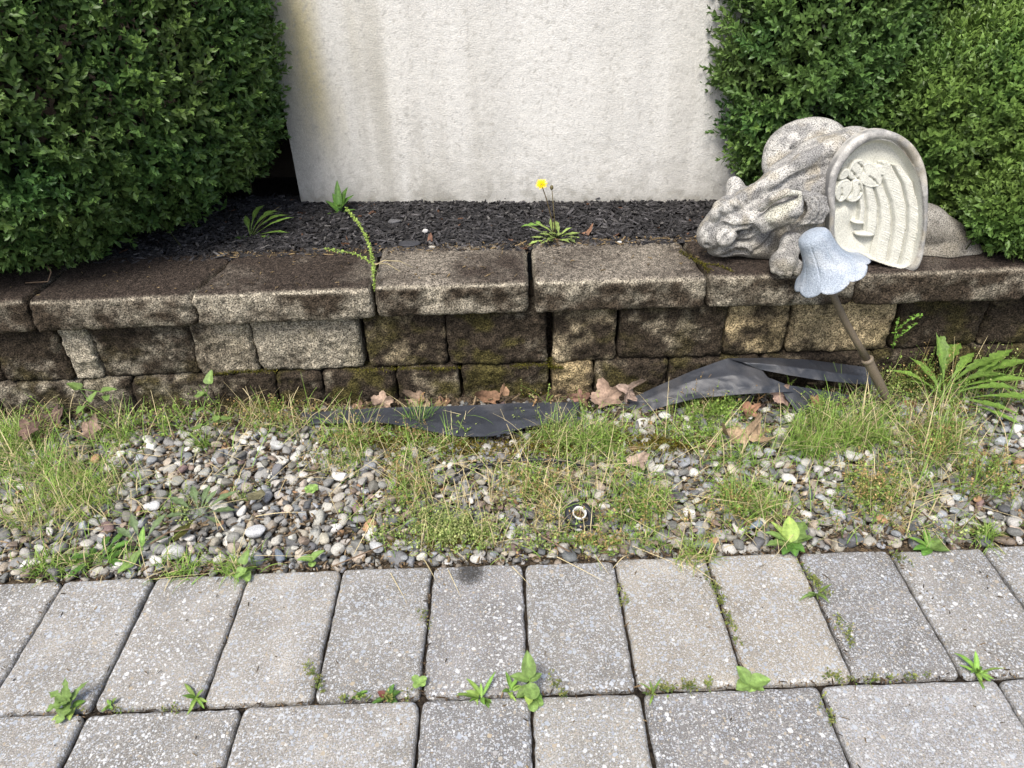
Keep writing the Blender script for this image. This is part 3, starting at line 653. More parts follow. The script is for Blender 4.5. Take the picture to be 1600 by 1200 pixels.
# near wing: a hollow shell with a thick rim and carved feathers
O_ = Z(980, 460, 1.448); top_ = Z(980, 115, 1.492); bot_ = Z(1130, 815, 1.436); lef_ = Z(735, 400, 1.478); rig_ = Z(1225, 450, 1.452)
ax = (rig_-lef_)/490.; ax0 = ax; ay = (bot_-top_ - ax*150)/700.; nn = norm(np.cross(ax, -ay)); 
if nn[1] > 0: nn = -nn
org = lef_ - ax*735 - ay*400
hx, hy = np.linalg.norm(ax), np.linalg.norm(ay)
gx = np.arange(660, 1280, 3.2); gy = np.arange(60, 880, 3.2); X2, Y2 = np.meshgrid(gx, gy, indexing='ij')
def poly_sd(pts, X, Y):
    pts = np.array(pts, float); d = np.full(X.shape, 1e9); ins = np.zeros(X.shape, bool)
    for a, c in zip(pts, np.roll(pts, -1, 0)):
        e = c-a; wx_ = X-a[0]; wy = Y-a[1]; t = np.clip((wx_*e[0]+wy*e[1])/max(e@e, 1e-9), 0, 1)
        d = np.minimum(d, np.hypot(wx_-e[0]*t, wy-e[1]*t))
        c1 = (a[1] <= Y) & (c[1] > Y); c2 = (a[1] > Y) & (c[1] <= Y); cr = e[0]*wy-e[1]*wx_
        ins ^= (c1 & (cr > 0)) | (c2 & (cr < 0))
    return np.where(ins, -d, d)
def smooth_poly(pts, n=2):
    p = np.array(pts, float)
    for _ in range(n): p = np.stack([p*.75+np.roll(p, -1, 0)*.25, p*.25+np.roll(p, -1, 0)*.75], 1).reshape(-1, 2)
    return p
outl = smooth_poly([(728, 430), (745, 340), (800, 245), (880, 160), (975, 112), (1070, 112), (1150, 155), (1200, 230), (1222, 330), (1226, 450), (1222, 600), (1205, 730), (1185, 800), (1130, 824), (1065, 812), (1000, 790), (900, 782), (800, 770), (745, 735), (725, 660), (735, 560), (730, 500)])
inn_ = smooth_poly([(762, 430), (782, 342), (838, 256), (912, 188), (995, 154), (1078, 164), (1138, 230), (1180, 305), (1202, 430), (1202, 600), (1178, 730), (1135, 806), (1060, 806), (900, 765), (780, 740), (750, 650), (765, 520)])
do = poly_sd(outl, X2, Y2); di = poly_sd(inn_, X2, Y2)
u_ = 1.0   # heights below are in the same crop units
hgt = 34*np.sqrt(np.clip(1-((do+22)/26)**2, 0, 1))
hollow = -36 - 12*np.clip(-di/120, 0, 1)
rimk = 1-.75*sstep(560, 760, Y2)*sstep(1180, 1120, X2); hgt = hgt*rimk
hgt = np.where(di < 0, lerp(22, 1, sstep(0, 16, -di))*1.0 + hollow*sstep(0, 26, -di), np.maximum(hgt, 6))
def feather(poly, lvl, barb=0, dirx=0, spine=None, dome=9):
    global hgt
    d = poly_sd(smooth_poly(poly), X2, Y2); h_ = lvl + dome*(1-np.exp(np.minimum(d, 0)/14)) 
    if barb:
        ph = (Y2*1.0 + (X2-poly[0][0])*dirx)/barb; h_ = h_ + 2.6*np.abs(np.sin(ph*np.pi))*(d < -2)
    base = hgt; sel = (d < 0) & (di < 6)
    if lvl > 30: h_ = h_ + 4*np.exp(-((d+8)/4.)**2) - 8*np.exp(-((d+1)/2.5)**2)
    hgt = np.where(sel, np.maximum(base, hollow + h_), base)
L_ = 4
CV = [[(895, 400), (905, 520), (892, 600), (880, 640), (880, 900)], [(925, 400), (940, 520), (932, 600), (928, 650), (920, 900)],
      [(978, 390), (1003, 500), (1000, 600), (978, 690), (950, 800), (950, 900)], [(1012, 350), (1055, 460), (1071, 560), (1066, 650), (1040, 790), (1030, 900)],
      [(1062, 270), (1115, 370), (1138, 480), (1137, 600), (1118, 720), (1095, 810), (1090, 900)], [(1100, 260), (1165, 350), (1194, 480), (1190, 600), (1170, 720), (1150, 800), (1150, 900)]]
XS = [np.interp(Y2, [q[1] for q in c], [q[0] for q in c]) for c in CV]
for k_ in range(5):
    a_, c_ = XS[k_], XS[k_+1]; t = (X2-a_)/(c_-a_); ok = (t > 0) & (t < 1) & (di < 4) & (Y2 < (598, 655, 900, 900, 900)[k_]) & (Y2 > (430, 400, 340, 270, 275)[k_])
    prof = 12 + 26*sstep(0, .30, t)*(1-.35*t) + (0, 3, 3, 3, 2)[k_]
    ph = (Y2 - 26*t + (fbm(np.stack([X2/40, Y2/40, X2*0+k_], -1), 5, 2)-.5)*14)/13.5
    prof = prof + 2.8*(1-(ph % 1))*sstep(.25, .45, t)*(.6+.8*vn(np.stack([np.floor(ph), X2*0+k_, X2*0], -1), 3)) - 7*np.exp(-((t-.97)/.05)**2)
    hgt = np.where(ok, np.maximum(hgt, hollow+prof), hgt)
for (x_, y_, rx, ry) in ((900, 592, 34, 9), (930, 652, 52, 15)):       # curled feather ends
    q = 1-((X2-x_)/rx)**2-((Y2-y_)/ry)**2; hgt = np.where(q > 0, np.maximum(hgt, hollow+24+26*np.sqrt(np.clip(q, 0, 1))), hgt)
feather([(760, 560), (850, 500), (870, 570), (850, 640), (905, 690), (960, 740), (940, 770), (820, 762), (760, 700)], 10, 0, dome=8)
for k_ in range(7):
    x_ = 760+k_*13; dd = np.abs((X2-x_) - (Y2-540)*.25 + 6*np.sin(Y2/22.)); hgt = hgt - 3.5*np.exp(-(dd/3.)**2)*(Y2 > 500+k_*4)*(Y2 < 660-k_*8)*(di < -4)
feather([(1020, 290), (1070, 265), (1068, 320), (1030, 345), (985, 330), (960, 290)], 31)
feather([(940, 270), (1000, 290), (1030, 350), (1020, 395), (960, 412), (910, 390), (900, 340)], 35)
feather([(880, 270), (945, 262), (935, 330), (900, 372), (850, 375), (845, 330)], 31)
feather([(862, 380), (900, 360), (932, 395), (930, 445), (890, 488), (845, 492), (835, 470), (870, 440)], 40)
feather([(800, 380), (850, 365), (880, 400), (860, 450), (820, 495), (780, 490), (765, 440)], 33)
feather([(810, 330), (850, 310), (860, 345), (840, 375), (790, 385)], 32)
for pl in ([(905, 395), (915, 430), (900, 455)], [(960, 350), (985, 365), (1000, 385)], [(812, 420), (812, 455), (800, 480)], [(868, 330), (885, 345), (890, 360)], [(905, 290), (925, 305), (930, 330)]):
    for a_, c_ in zip(pl[:-1], pl[1:]):
        t = np.clip(((X2-a_[0])*(c_[0]-a_[0])+(Y2-a_[1])*(c_[1]-a_[1]))/((c_[0]-a_[0])**2+(c_[1]-a_[1])**2), 0, 1)
        dd = np.hypot(X2-a_[0]-(c_[0]-a_[0])*t, Y2-a_[1]-(c_[1]-a_[1])*t); hgt = hgt - 12*np.exp(-(dd/5.)**2)
hgt = hgt + (fbm(np.stack([X2/60, Y2/60, X2*0], -1), 99, 3)-.5)*8
gz = np.arange(-118, 52, 3.2); X3 = do[:, :, None]; ZZ = gz[None, None, :]
back_h = -66 - 34*np.clip(-do/160, 0, 1)**.7
f3 = np.maximum(np.maximum(X3*.9, (ZZ-hgt[:, :, None])*.8), (back_h[:, :, None]-ZZ)*.8)
kk = 14.; a3 = X3*.9; b3 = (back_h[:, :, None]-ZZ)*.8; hh = np.clip(.5-.5*(b3-a3)/kk, 0, 1); ab = b3*(1-hh)+a3*hh+kk*hh*(1-hh)
f3 = np.maximum(ab, (ZZ-hgt[:, :, None])*.8)
f3[0] = 9; f3[-1] = 9; f3[:, 0] = 9; f3[:, -1] = 9; f3[:, :, 0] = 9; f3[:, :, -1] = 9
V, F = nets(f3, np.array([0., 0, 0]), 3.2); V = V + np.array([gx[0], gy[0], gz[0]])
vi = poly_sd(inn_, V[:, 0], V[:, 1]); inside = sstep(2, -8, vi)*(V[:, 2] > -60)
Wv = org + V[:, :1]*ax + V[:, 1:2]*ay + V[:, 2:3]*nn*(hx)
Wv = Wv + nn*(.030*np.clip((980-V[:, 0:1])/250, -1, 1)**2)*.6
C = stone_col(Wv, 1); C = mix3(C, np.array([.535, .535, .475])*np.ones((len(C), 1)), inside*(.80+.2*fbm(Wv*30, 4)))
if np.linalg.det(np.stack([ax, ay, nn])) < 0: F = F[:, ::-1]
b = MB(); b.add(Wv, F, C); b.build('wing', M_wing, garg)['label'] = 'near wing with a cream hollow of carved feathers'
#END STATUE

# ------------------------------------------------------------------ bell-shaped garden light
base = P(1397, 645, 1.345); topp = P(1300, 452, 1.335); 
lampx = thing('garden_light', base, 'leaning garden light with a blue-grey scalloped bell shade on a brown metal pole', 'garden light')
def tube(mb, pts, rad, seg=20, col=(1, 1, 1), cap=True):
    pts = [np.array(p, float) for p in pts]; R_ = []
    d = norm(pts[-1]-pts[0]); x = norm(np.cross(d, [0.2, 1, .1])); y_ = np.cross(d, x); n = len(pts)
    a = np.arange(seg)*2*np.pi/seg
    for i_, (p, r) in enumerate(zip(pts, rad)):
        dd = norm(pts[min(i_+1, n-1)]-pts[max(i_-1, 0)]); xx_ = norm(x-dd*(x@dd)); yy_ = np.cross(dd, xx_)
        R_.append(p + (np.cos(a)[:, None]*xx_ + np.sin(a)[:, None]*yy_)*r)
    i = np.arange(seg); j = (i+1) % seg
    F = np.concatenate([np.stack([k*seg+i, k*seg+j, (k+1)*seg+j, (k+1)*seg+i], 1) for k in range(n-1)])
    fs = [F]
    if cap: fs += [i[::-1][None], ((n-1)*seg+i)[None]]
    mb.add(np.concatenate(R_), fs, col)
ps = norm(topp-base); Lp = np.linalg.norm(topp-base)
u_col = base + ps*Lp*.46
bend = np.array([-.004, .003, -.002])
TAUPE = np.array([.155, .125, .09])
b = MB(); tube(b, [base-ps*.03, base+ps*.06, base+ps*Lp*.22, u_col-ps*.004, u_col], [.0088, .0090, .0104, .0108, .0100], col=TAUPE*.95); b.build('sleeve', M_plastic, lampx)
b = MB(); tube(b, [u_col-ps*.005, u_col-ps*.0035, u_col+ps*.0015, u_col+ps*.003], [.0113, .0128, .0128, .011], col=TAUPE*1.1); b.build('collar', M_plastic, lampx)
b = MB(); tube(b, [u_col+ps*.001]+[u_col+ps*(Lp*.54+.035)*t+bend*math.sin(t*3.1) for t in (.25, .5, .75, 1.)], [.0078, .0074, .0072, .0070, .0070], col=TAUPE); b.build('pole', M_plastic, lampx)
# the bell: eight ribbed petals flaring to a scalloped rim
apex = P(1267, 361, 1.315); opn = P(1299, 438, 1.305); axb = norm(opn-apex); Lb = np.linalg.norm(opn-apex)*.87
xb = norm(np.cross(axb, [0, 1, .3])); yb = np.cross(axb, xb)
nT, nA = 44, 240; tt = np.linspace(0, 1, nT); aa = np.arange(nA)*2*np.pi/nA
prof_t = np.array([0, .03, .09, .17, .28, .45, .6, .72, .84, .93, 1.]); prof_r = np.array([.004, .017, .0265, .030, .0310, .033, .0365, .042, .0515, .062, .070])
def bell(off):
    V = []
    for t in tt:
        r = np.interp(t, prof_t, prof_r) - off
        pet = np.abs(np.cos(aa*4)); groove = -.0022*np.exp(-(pet/.16)**2)*sstep(.03, .3, t)
        rr = r + groove*.75 + .0010*sstep(.3, 1, t)*pet + .0012*np.sin(aa*8+1)*sstep(.75, 1, t)
        rr = rr*(1+.06*np.cos(aa-.5)*t)
        ext = (pet**.6-.5)*.008*sstep(.75, 1, t)
        h_ = t*Lb + ext + off*.3
        V.append(apex + axb*h_[:, None] + (np.cos(aa)[:, None]*xb + np.sin(aa)[:, None]*yb)*np.maximum(rr, .0005)[:, None])
    return np.concatenate(V)
Vo = bell(0); Vi = bell(.0018); i = np.arange(nA); j = (i+1) % nA
Fo = np.concatenate([np.stack([k*nA+i, k*nA+j, (k+1)*nA+j, (k+1)*nA+i], 1) for k in range(nT-1)])
Fi = Fo[:, ::-1] + nT*nA; k = nT-1; rim = np.stack([k*nA+i, k*nA+j, nT*nA+k*nA+j, nT*nA+k*nA+i], 1)
Vb = np.concatenate([Vo, Vi]); ln = fbm(Vb*30, 101, 3)
cb = mix3(np.broadcast_to(np.array([.29, .335, .39]), Vb.shape), np.array([.47, .50, .53]), sstep(.4, .7, ln)*.6)
b = MB(); b.add(Vb, [Fo, Fi, rim, i[::-1][None], (nT*nA+i)[None]], cb); b.build('lamp_shade', M_shade, lampx)

# ------------------------------------------------------------------ weed barrier cloth
def patch(name, rows, label, nu=120, nv=30, wr=.004, seed=0, thick=.0008, col=(.030, .033, .040), mat_=None, cat='weed cloth', fr=22):
    R3 = []
    for r in rows:
        q = np.array([P(*p) if p[2] > .5 else G(*p) for p in r]); d = np.r_[0, np.cumsum(np.linalg.norm(np.diff(q, axis=0), axis=1))]; d /= d[-1]
        t = np.linspace(0, 1, nu); R3.append(np.stack([np.interp(t, d, q[:, k]) for k in range(3)], 1))
    R3 = np.array(R3); tv = np.linspace(0, len(rows)-1, nv); V = []
    for x in tv:
        k = min(int(x), len(rows)-2); f = x-k; f = f*f*(3-2*f)*.5+f*.5; V.append(R3[k]*(1-f)+R3[k+1]*f)
    V = np.array(V)
    # soften, then wrinkle
    for _ in range(6): V[:, 1:-1] = V[:, 1:-1]*.5 + (V[:, :-2]+V[:, 2:])*.25
    V = V.reshape(-1, 3); w1 = (fbm(V*np.array([fr, fr*.6, fr*1.6]), seed, 4)-.5)*2; w1 = w1*.8 + (1-np.abs(fbm(V*np.array([fr*.7, fr, fr*1.1]), seed+5, 3)-.5)*5)*.55
    nrm_ = norm(np.array([.05, -.75, .6])); V = V + nrm_*(w1*wr*2.2)[:, None]
    i = np.arange(nu*nv).reshape(nv, nu); F = np.stack([i[:-1, :-1].ravel(), i[:-1, 1:].ravel(), i[1:, 1:].ravel(), i[1:, :-1].ravel()], 1)
    C = np.array(col)[None]*(.7+.9*fbm(V*14, seed+3)**1.3)[:, None]
    dust = sstep(.55, .72, fbm(V*20, seed+8, 4)); C = mix3(C, np.array([.11, .105, .10]), dust*.3)
    mb = MB(); mb.add(np.concatenate([V, V-nrm_*thick]), [F, F[:, ::-1]+len(V)], np.concatenate([C, C])); o = mb.build(name, mat_ or M_fab)
    return tag(o, label, cat)
patch('weed_barrier', [[(470, 645, .02), (600, 637, .034), (720, 634, .04), (800, 630, .042), (905, 628, .04)], [(475, 650, .02), (600, 644, .032), (720, 643, .036), (800, 640, .038), (905, 640, .034)],
      [(480, 657, .02), (600, 652, .030), (700, 662, .034), (800, 658, .034), (900, 648, .03)], [(490, 662, .018), (600, 660, .026), (715, 682, .026), (770, 682, .026), (830, 666, .026), (910, 655, .026)]],
      'black weed barrier strip lying below the middle of the retaining wall', seed=3, wr=.002)
patch('weed_barrier', [[(965, 632, 1.40), (1030, 602, 1.41), (1080, 580, 1.42), (1135, 560, 1.43), (1175, 562, 1.43)], [(970, 640, 1.39), (1035, 612, 1.39), (1085, 594, 1.39), (1150, 586, 1.385), (1200, 590, 1.385)],
      [(980, 650, 1.38), (1040, 625, 1.37), (1090, 612, 1.365), (1160, 605, 1.36), (1230, 602, 1.37)], [(985, 655, 1.375), (1040, 634, 1.36), (1090, 622, 1.35), (1160, 616, 1.35), (1240, 612, 1.36)]],
      'crumpled black weed barrier rising against the wall, left of the garden light', seed=13, wr=.0026)
patch('weed_barrier', [[(1135, 560, 1.432), (1200, 559, 1.43), (1260, 562, 1.43), (1310, 568, 1.43), (1362, 575, 1.42)], [(1160, 566, 1.41), (1210, 570, 1.40), (1260, 576, 1.395), (1310, 583, 1.395), (1362, 590, 1.40)],
      [(1185, 577, 1.40), (1230, 586, 1.385), (1280, 594, 1.378), (1320, 598, 1.38), (1366, 602, 1.39)]], 'folded flap of black weed barrier behind the pole of the garden light', seed=23, wr=.0028, nv=18)
patch('weed_barrier', [[(1215, 600, 1.375), (1260, 606, 1.38), (1300, 612, 1.38), (1345, 622, 1.375)], [(1230, 625, 1.35), (1270, 632, 1.35), (1310, 640, 1.345), (1350, 650, 1.34)], [(1250, 650, 1.325), (1285, 656, 1.32), (1315, 662, 1.315), (1345, 668, 1.31)]],
      'scrap of black weed barrier half buried in grass at the foot of the garden light', seed=33, wr=.002, nu=50)
#END CLOTH

# ------------------------------------------------------------------ gravel
def ico(sub):
    t = (1+5**.5)/2; V = [(-1, t, 0), (1, t, 0), (-1, -t, 0), (1, -t, 0), (0, -1, t), (0, 1, t), (0, -1, -t), (0, 1, -t), (t, 0, -1), (t, 0, 1), (-t, 0, -1), (-t, 0, 1)]
    F = [(0, 11, 5), (0, 5, 1), (0, 1, 7), (0, 7, 10), (0, 10, 11), (1, 5, 9), (5, 11, 4), (11, 10, 2), (10, 7, 6), (7, 1, 8), (3, 9, 4), (3, 4, 2), (3, 2, 6), (3, 6, 8), (3, 8, 9), (4, 9, 5), (2, 4, 11), (6, 2, 10), (8, 6, 7), (9, 8, 1)]
    V = [norm(np.array(v)) for v in V]
    for _ in range(sub):
        c = {}; F2 = []
        def mid_(a, b_):
            k = (min(a, b_), max(a, b_))
            if k not in c: c[k] = len(V); V.append(norm(V[a]+V[b_]))
            return c[k]
        for a, b_, d in F:
            x, y_, z = mid_(a, b_), mid_(b_, d), mid_(d, a); F2 += [(a, x, z), (b_, y_, x), (d, z, y_), (x, y_, z)]
        F = F2
    return np.array(V), np.array(F)
I1, F1 = ico(1); I2, F2 = ico(2)
def stoneshape(k, sub=2, seed=0):
    V, F = (I1, F1) if sub == 1 else (I2, F2); r = random.Random(k*13+seed); V = V.copy()
    e = r.uniform(.66, 1.0); V = np.sign(V)*np.abs(V)**e
    for _ in range(r.randint(2, 8)):                   # worn facets
        n_ = norm(np.array([r.gauss(0, 1), r.gauss(0, 1), r.gauss(0, 1)])); d = V@n_; lim = r.uniform(.48, .82); V = V - n_*np.clip(d-lim, 0, 9)[:, None]*.85
    V = V*(1+.16*(vn(V*1.3+k*3.1, k)-.5))[:, None]; V[:, 0] += .15*r.uniform(-1, 1)*V[:, 1]
    return V, F
SHAPES2 = [stoneshape(k) for k in range(26)]; SHAPES1 = [stoneshape(k, 1) for k in range(14)]
PAL = np.array([[.20, .198, .185], [.29, .28, .25], [.14, .138, .13], [.36, .345, .305], [.27, .245, .20], [.095, .097, .10], [.23, .24, .25], [.37, .36, .33], [.46, .45, .42], [.185, .145, .115], [.31, .265, .21], [.30, .18, .10], [.17, .12, .11], [.15, .145, .125]])
PW = np.array([13, 12, 11, 10, 9, 7, 9, 7, 4.5, 4, 5, 1.3, 2, 6]); PW = PW/PW.sum()
def pebbles(mb, xy, r, z, shapes, tilt=.28, lum=1.):
    n = len(xy); kind = rng.integers(0, len(shapes), n)
    yaw = rng.uniform(0, 2*np.pi, n); el = rng.uniform(1.0, 1.65, n); fl = rng.uniform(.42, .78, n)
    a = np.stack([np.cos(yaw), np.sin(yaw), rng.normal(0, tilt, n)], 1); a = norm(a); up = norm(np.stack([rng.normal(0, tilt, n), rng.normal(0, tilt, n), np.ones(n)], 1)); b_ = norm(np.cross(up, a)); up = np.cross(a, b_)
    M = np.stack([a*(r*el**.5)[:, None], b_*(r/el**.5)[:, None], up*(r*fl)[:, None]], 2)
    c = PAL[rng.choice(len(PAL), n, p=PW)]*rng.uniform(.85, 1.4, (n, 1))*lum*(1+rng.normal(0, .012, (n, 3)))
    for k in range(len(shapes)):
        q = kind == k
        if q.any(): mb.inst(shapes[k][0], shapes[k][1], M[q], np.c_[xy[q], z[q]], c[q])
def dart(n, x0, x1, y0, y1, rad, over, tries=1, have=None):
    """packed positions, largest first"""
    rad = np.sort(rad)[::-1]; cell = rad.max()*2; g = {}; out = []
    if have is not None:
        for p in have: g.setdefault((int(p[0]//cell), int(p[1]//cell)), []).append(p)
    for r in rad:
        for _ in range(tries):
            x = random.uniform(x0, x1); y = random.uniform(y0, y1); k = (int(x//cell), int(y//cell)); ok = True
            for i in (-1, 0, 1):
                for j in (-1, 0, 1):
                    for q in g.get((k[0]+i, k[1]+j), ()):
                        if (q[0]-x)**2+(q[1]-y)**2 < ((q[2]+r)*over)**2: ok = False; break
                    if not ok: break
                if not ok: break
            if ok: g.setdefault(k, []).append((x, y, r)); out.append((x, y, r)); break
    return np.array(out)
gz0 = lambda xy: bedz(xy[:, 0], xy[:, 1])
b = MB()
n = 9500; a = np.c_[rng.uniform(-1.6, 1.6, n), EDGE+.004+rng.uniform(0, 1, n)**.9*.49]; r = rng.uniform(.004, .0085, n); pebbles(b, a, r, gz0(a)+.001, SHAPES1, .35, .8)
n = 9000; a = np.c_[rng.uniform(-1.6, 1.6, n), EDGE+.002+rng.uniform(0, 1, n)**.9*.48]; r = rng.uniform(.0012, .0034, n); pebbles(b, a, r, gz0(a)+rng.uniform(.002, .011, n), SHAPES1, .4, .85)
# standout stones get their place first
BIG = [(532, 743, .0145, (.60, .595, .57), 'white oval pebble near the left middle of the gravel, beside a clump of dry stems'),
       (431, 695, .0155, (.58, .58, .56), 'large white pebble just below the heart-leaved vine'),
       (341, 791, .0155, (.62, .60, .53), 'blocky white stone in the middle of the flat grey-green rosette'),
       (400, 830, .016, (.55, .56, .57), 'smooth whitish pebble lying right of the dark curled leaf'),
       (237, 790, .013, (.60, .60, .60), 'chalk white pebble left of the grey-green rosette'),
       (815, 727, .016, (.66, .645, .60), 'upright cream white stone beside a young serrated weed'),
       (436, 868, .014, (.17, .20, .24), 'slate blue oblong stone touching the paving edge'),
       (268, 862, .019, (.50, .50, .48), 'long pale stone lying near the paving edge, left of the wiry grass'),
       (1234, 748, .0135, (.63, .62, .58), 'bright white oval pebble right of centre below the grass clump'),
       (1335, 712, .016, (.55, .54, .50), 'pale flat stone below the foot of the garden light'),
       (587, 855, .0135, (.50, .51, .51), 'pale flat pebble by the paving left of the dark stain'),
       (1180, 820, .012, (.24, .29, .35), 'blue-grey pebble near the broad-leaved weeds at the paving edge'),
       (903, 823, .010, (.55, .56, .54), 'small white stone leaning on the black pipe collar')]
have = [(*G(u, v, .008)[:2], q) for u, v, q, _, _ in BIG]
pts = dart(0, -1.5, 1.5, EDGE+.010, 1.36, rng.gamma(6, .00134, 8000).clip(.0044, .0165), .80, 3, have)
pebbles(b, pts[:, :2], pts[:, 2], gz0(pts[:, :2])+.004+pts[:, 2]*.30, SHAPES2, .34)
pts2 = dart(0, -1.5, 1.5, EDGE+.012, 1.34, rng.gamma(9, .0009, 2600).clip(.005, .013), .9, 2, have)
pebbles(b, pts2[:, :2], pts2[:, 2], gz0(pts2[:, :2])+.0145+pts2[:, 2]*.25, SHAPES2, .3, 1.1)
tag(b.build('gravel', M_pebble), 'mixed grey, white and tan river pebbles between paving and retaining wall', 'gravel', kind='stuff')
for k, (u, v, q, c, lab) in enumerate(BIG):
    p = G(u, v, .008); V, F = stoneshape(100+k); yaw = random.uniform(-.6, .6); ca, sa = math.cos(yaw), math.sin(yaw)
    sc_ = np.array([1.25, .85, .62])*q
    if k in (5,): sc_ = np.array([.75, .6, 1.1])*q
    if k == 6: sc_ = np.array([.62, 1.2, .5])*q
    V = V*sc_; V = V@np.array([[ca, sa, 0], [-sa, ca, 0], [0, 0, 1]]); b = MB(); b.add(V+p, F, np.array(c)*.84*(.86+.28*fbm(V*110, k))[:, None]); tag(b.build('pebble', M_pebble), lab, 'stone', 'standout stones in the gravel')

# ------------------------------------------------------------------ plants
GREEN = np.array([.14, .26, .045]); YG = np.array([.26, .36, .08]); DKG = np.array([.055, .12, .02]); STRAW = np.array([.52, .44, .25]); RUST = np.array([.33, .21, .10]); BRT = np.array([.17, .265, .07])
def blades(mb, base, az, L, W, lean, droop, c0, c1, seg=5):
    n = len(base); h = np.stack([np.cos(az), np.sin(az), 0*az], 1); side = np.stack([-np.sin(az), np.cos(az), 0*az], 1)
    side = norm(side + rng.normal(0, .25, (n, 3))*np.array([1, 1, .6])); p = base.copy(); V = []; C = []
    for k in range(seg+1):
        t = k/seg; w_ = (W*(1-t**1.6)*.5+.0002)[:, None]; V += [p-side*w_, p+side*w_]; c = c0*(1-t)+c1*t; C += [c, c]
        th = lean + droop*t; p = p + (L/seg)[:, None]*(np.sin(th)[:, None]*h + np.cos(th)[:, None]*np.array([0, 0, 1.])); p[:, 2] = np.maximum(p[:, 2], base[:, 2]-.004)
    V = np.stack(V, 1); C = np.stack(C, 1); m_ = V.shape[1]
    f = np.array([[2*k, 2*k+1, 2*k+3, 2*k+2] for k in range(seg)]); F = (f[None]+(np.arange(n)*m_)[:, None, None]).reshape(-1, 4)
    mb.add(V.reshape(-1, 3), F, C.reshape(-1, 3))
def tuft(mb, u, v, n, h, spread=.02, lean=.5, z=.0, c=GREEN, tip=YG, dry=.15, wmax=.0022, azb=None, droop=1.0):
    p = G(u, v, z); base = np.c_[p[0]+rng.normal(0, spread, n), p[1]+rng.normal(0, spread*.7, n), np.full(n, z)]
    az = rng.uniform(0, 2*np.pi, n) if azb is None else rng.normal(azb, .7, n)
    cc = np.broadcast_to(c, (n, 3))*rng.uniform(.7, 1.3, (n, 1)); tt_ = np.broadcast_to(tip, (n, 3))*rng.uniform(.8, 1.25, (n, 1)); dr = rng.random(n) < dry
    cc = np.where(dr[:, None], STRAW*.9, cc); tt_ = np.where(dr[:, None], STRAW*1.15, tt_)
    blades(mb, base, az, h*rng.uniform(.5, 1.15, n), wmax*rng.uniform(.45, 1, n), np.abs(rng.normal(0, lean, n)).clip(0, 1.3), rng.normal(droop, .45, n), cc, tt_)
def wiry(mb, base, h, cs, ct, leaf=.004, nleaf=9, seed=0):
    """fine branching weed stems with tiny leaves or seed heads"""
    n = len(base); az = rng.uniform(0, 2*np.pi, n); L = h*rng.uniform(.5, 1.2, n); lean = np.abs(rng.normal(0, .55, n)).clip(0, 1.35); dr = rng.normal(.3, .5, n)
    c0 = np.broadcast_to(cs, (n, 3))*rng.uniform(.7, 1.3, (n, 1)); c1 = np.broadcast_to(ct, (n, 3))*rng.uniform(.7, 1.3, (n, 1))
    blades(mb, base, az, L, np.full(n, .0011), lean, dr, c0*.8, c1*.8, 4)
    hh = np.stack([np.cos(az), np.sin(az), 0*az], 1); 
    for k in range(nleaf):
        t = (k+1.5)/(nleaf+1.5)*np.ones(n)+rng.normal(0, .03, n); th = lean + dr*t*.5
        p = base + (L*t)[:, None]*(np.sin(th)[:, None]*hh + np.cos(th)[:, None]*np.array([0, 0, 1.])); d = norm(rng.normal(0, 1, (n, 3))+np.array([0, 0, .5])); x, z_ = frames(d); ls = leaf*rng.uniform(.5, 1.3, n)
        q = c0*(1-t[:, None])+c1*t[:, None]; p = p + d*(ls*rng.uniform(0, 1.2, n))[:, None]; p[:, 2] = np.maximum(p[:, 2], base[:, 2])
        mb.inst(LV*np.array([1.5, 1, 1]), LF, np.stack([x*ls[:, None], d*ls[:, None], z_*ls[:, None]], 2), p, q*rng.uniform(.75, 1.3, (n, 1)))
def blob(u, v, ru, rv, n, z=.004):
    a_ = rng.uniform(0, 2*np.pi, n); r_ = np.abs(rng.normal(0, .62, n))+.12*rng.random(n); return Gs(np.c_[u+ru*r_*np.cos(a_), v+rv*r_*np.sin(a_)], z)
def proj(p):
    q = np.asarray(p)-np.array([0, 0, H]); z_ = q@_F; return 800+FPX*(q@CR)/z_, 600-FPX*(q@CU)/z_
def keep_off(p):                         # bare cloth and bare pebbles, patchy
    u, v = proj(p); n1 = fbm(np.c_[p[:, :2]*7, p[:, :1]*0], 201, 2)
    cloth = ((u > 560) & (u < 900) & (v > 630) & (v < 672)) | ((u > 985) & (u < 1340) & (v < 628))
    return (rng.random(len(p)) > cloth*.95) & (n1 + rng.normal(0, .08, len(p)) - .10*((v < 720) & (u > 400)) > .35 - .08*(v < 700) + .09*((u > 240) & (u < 600) & (v > 690)))
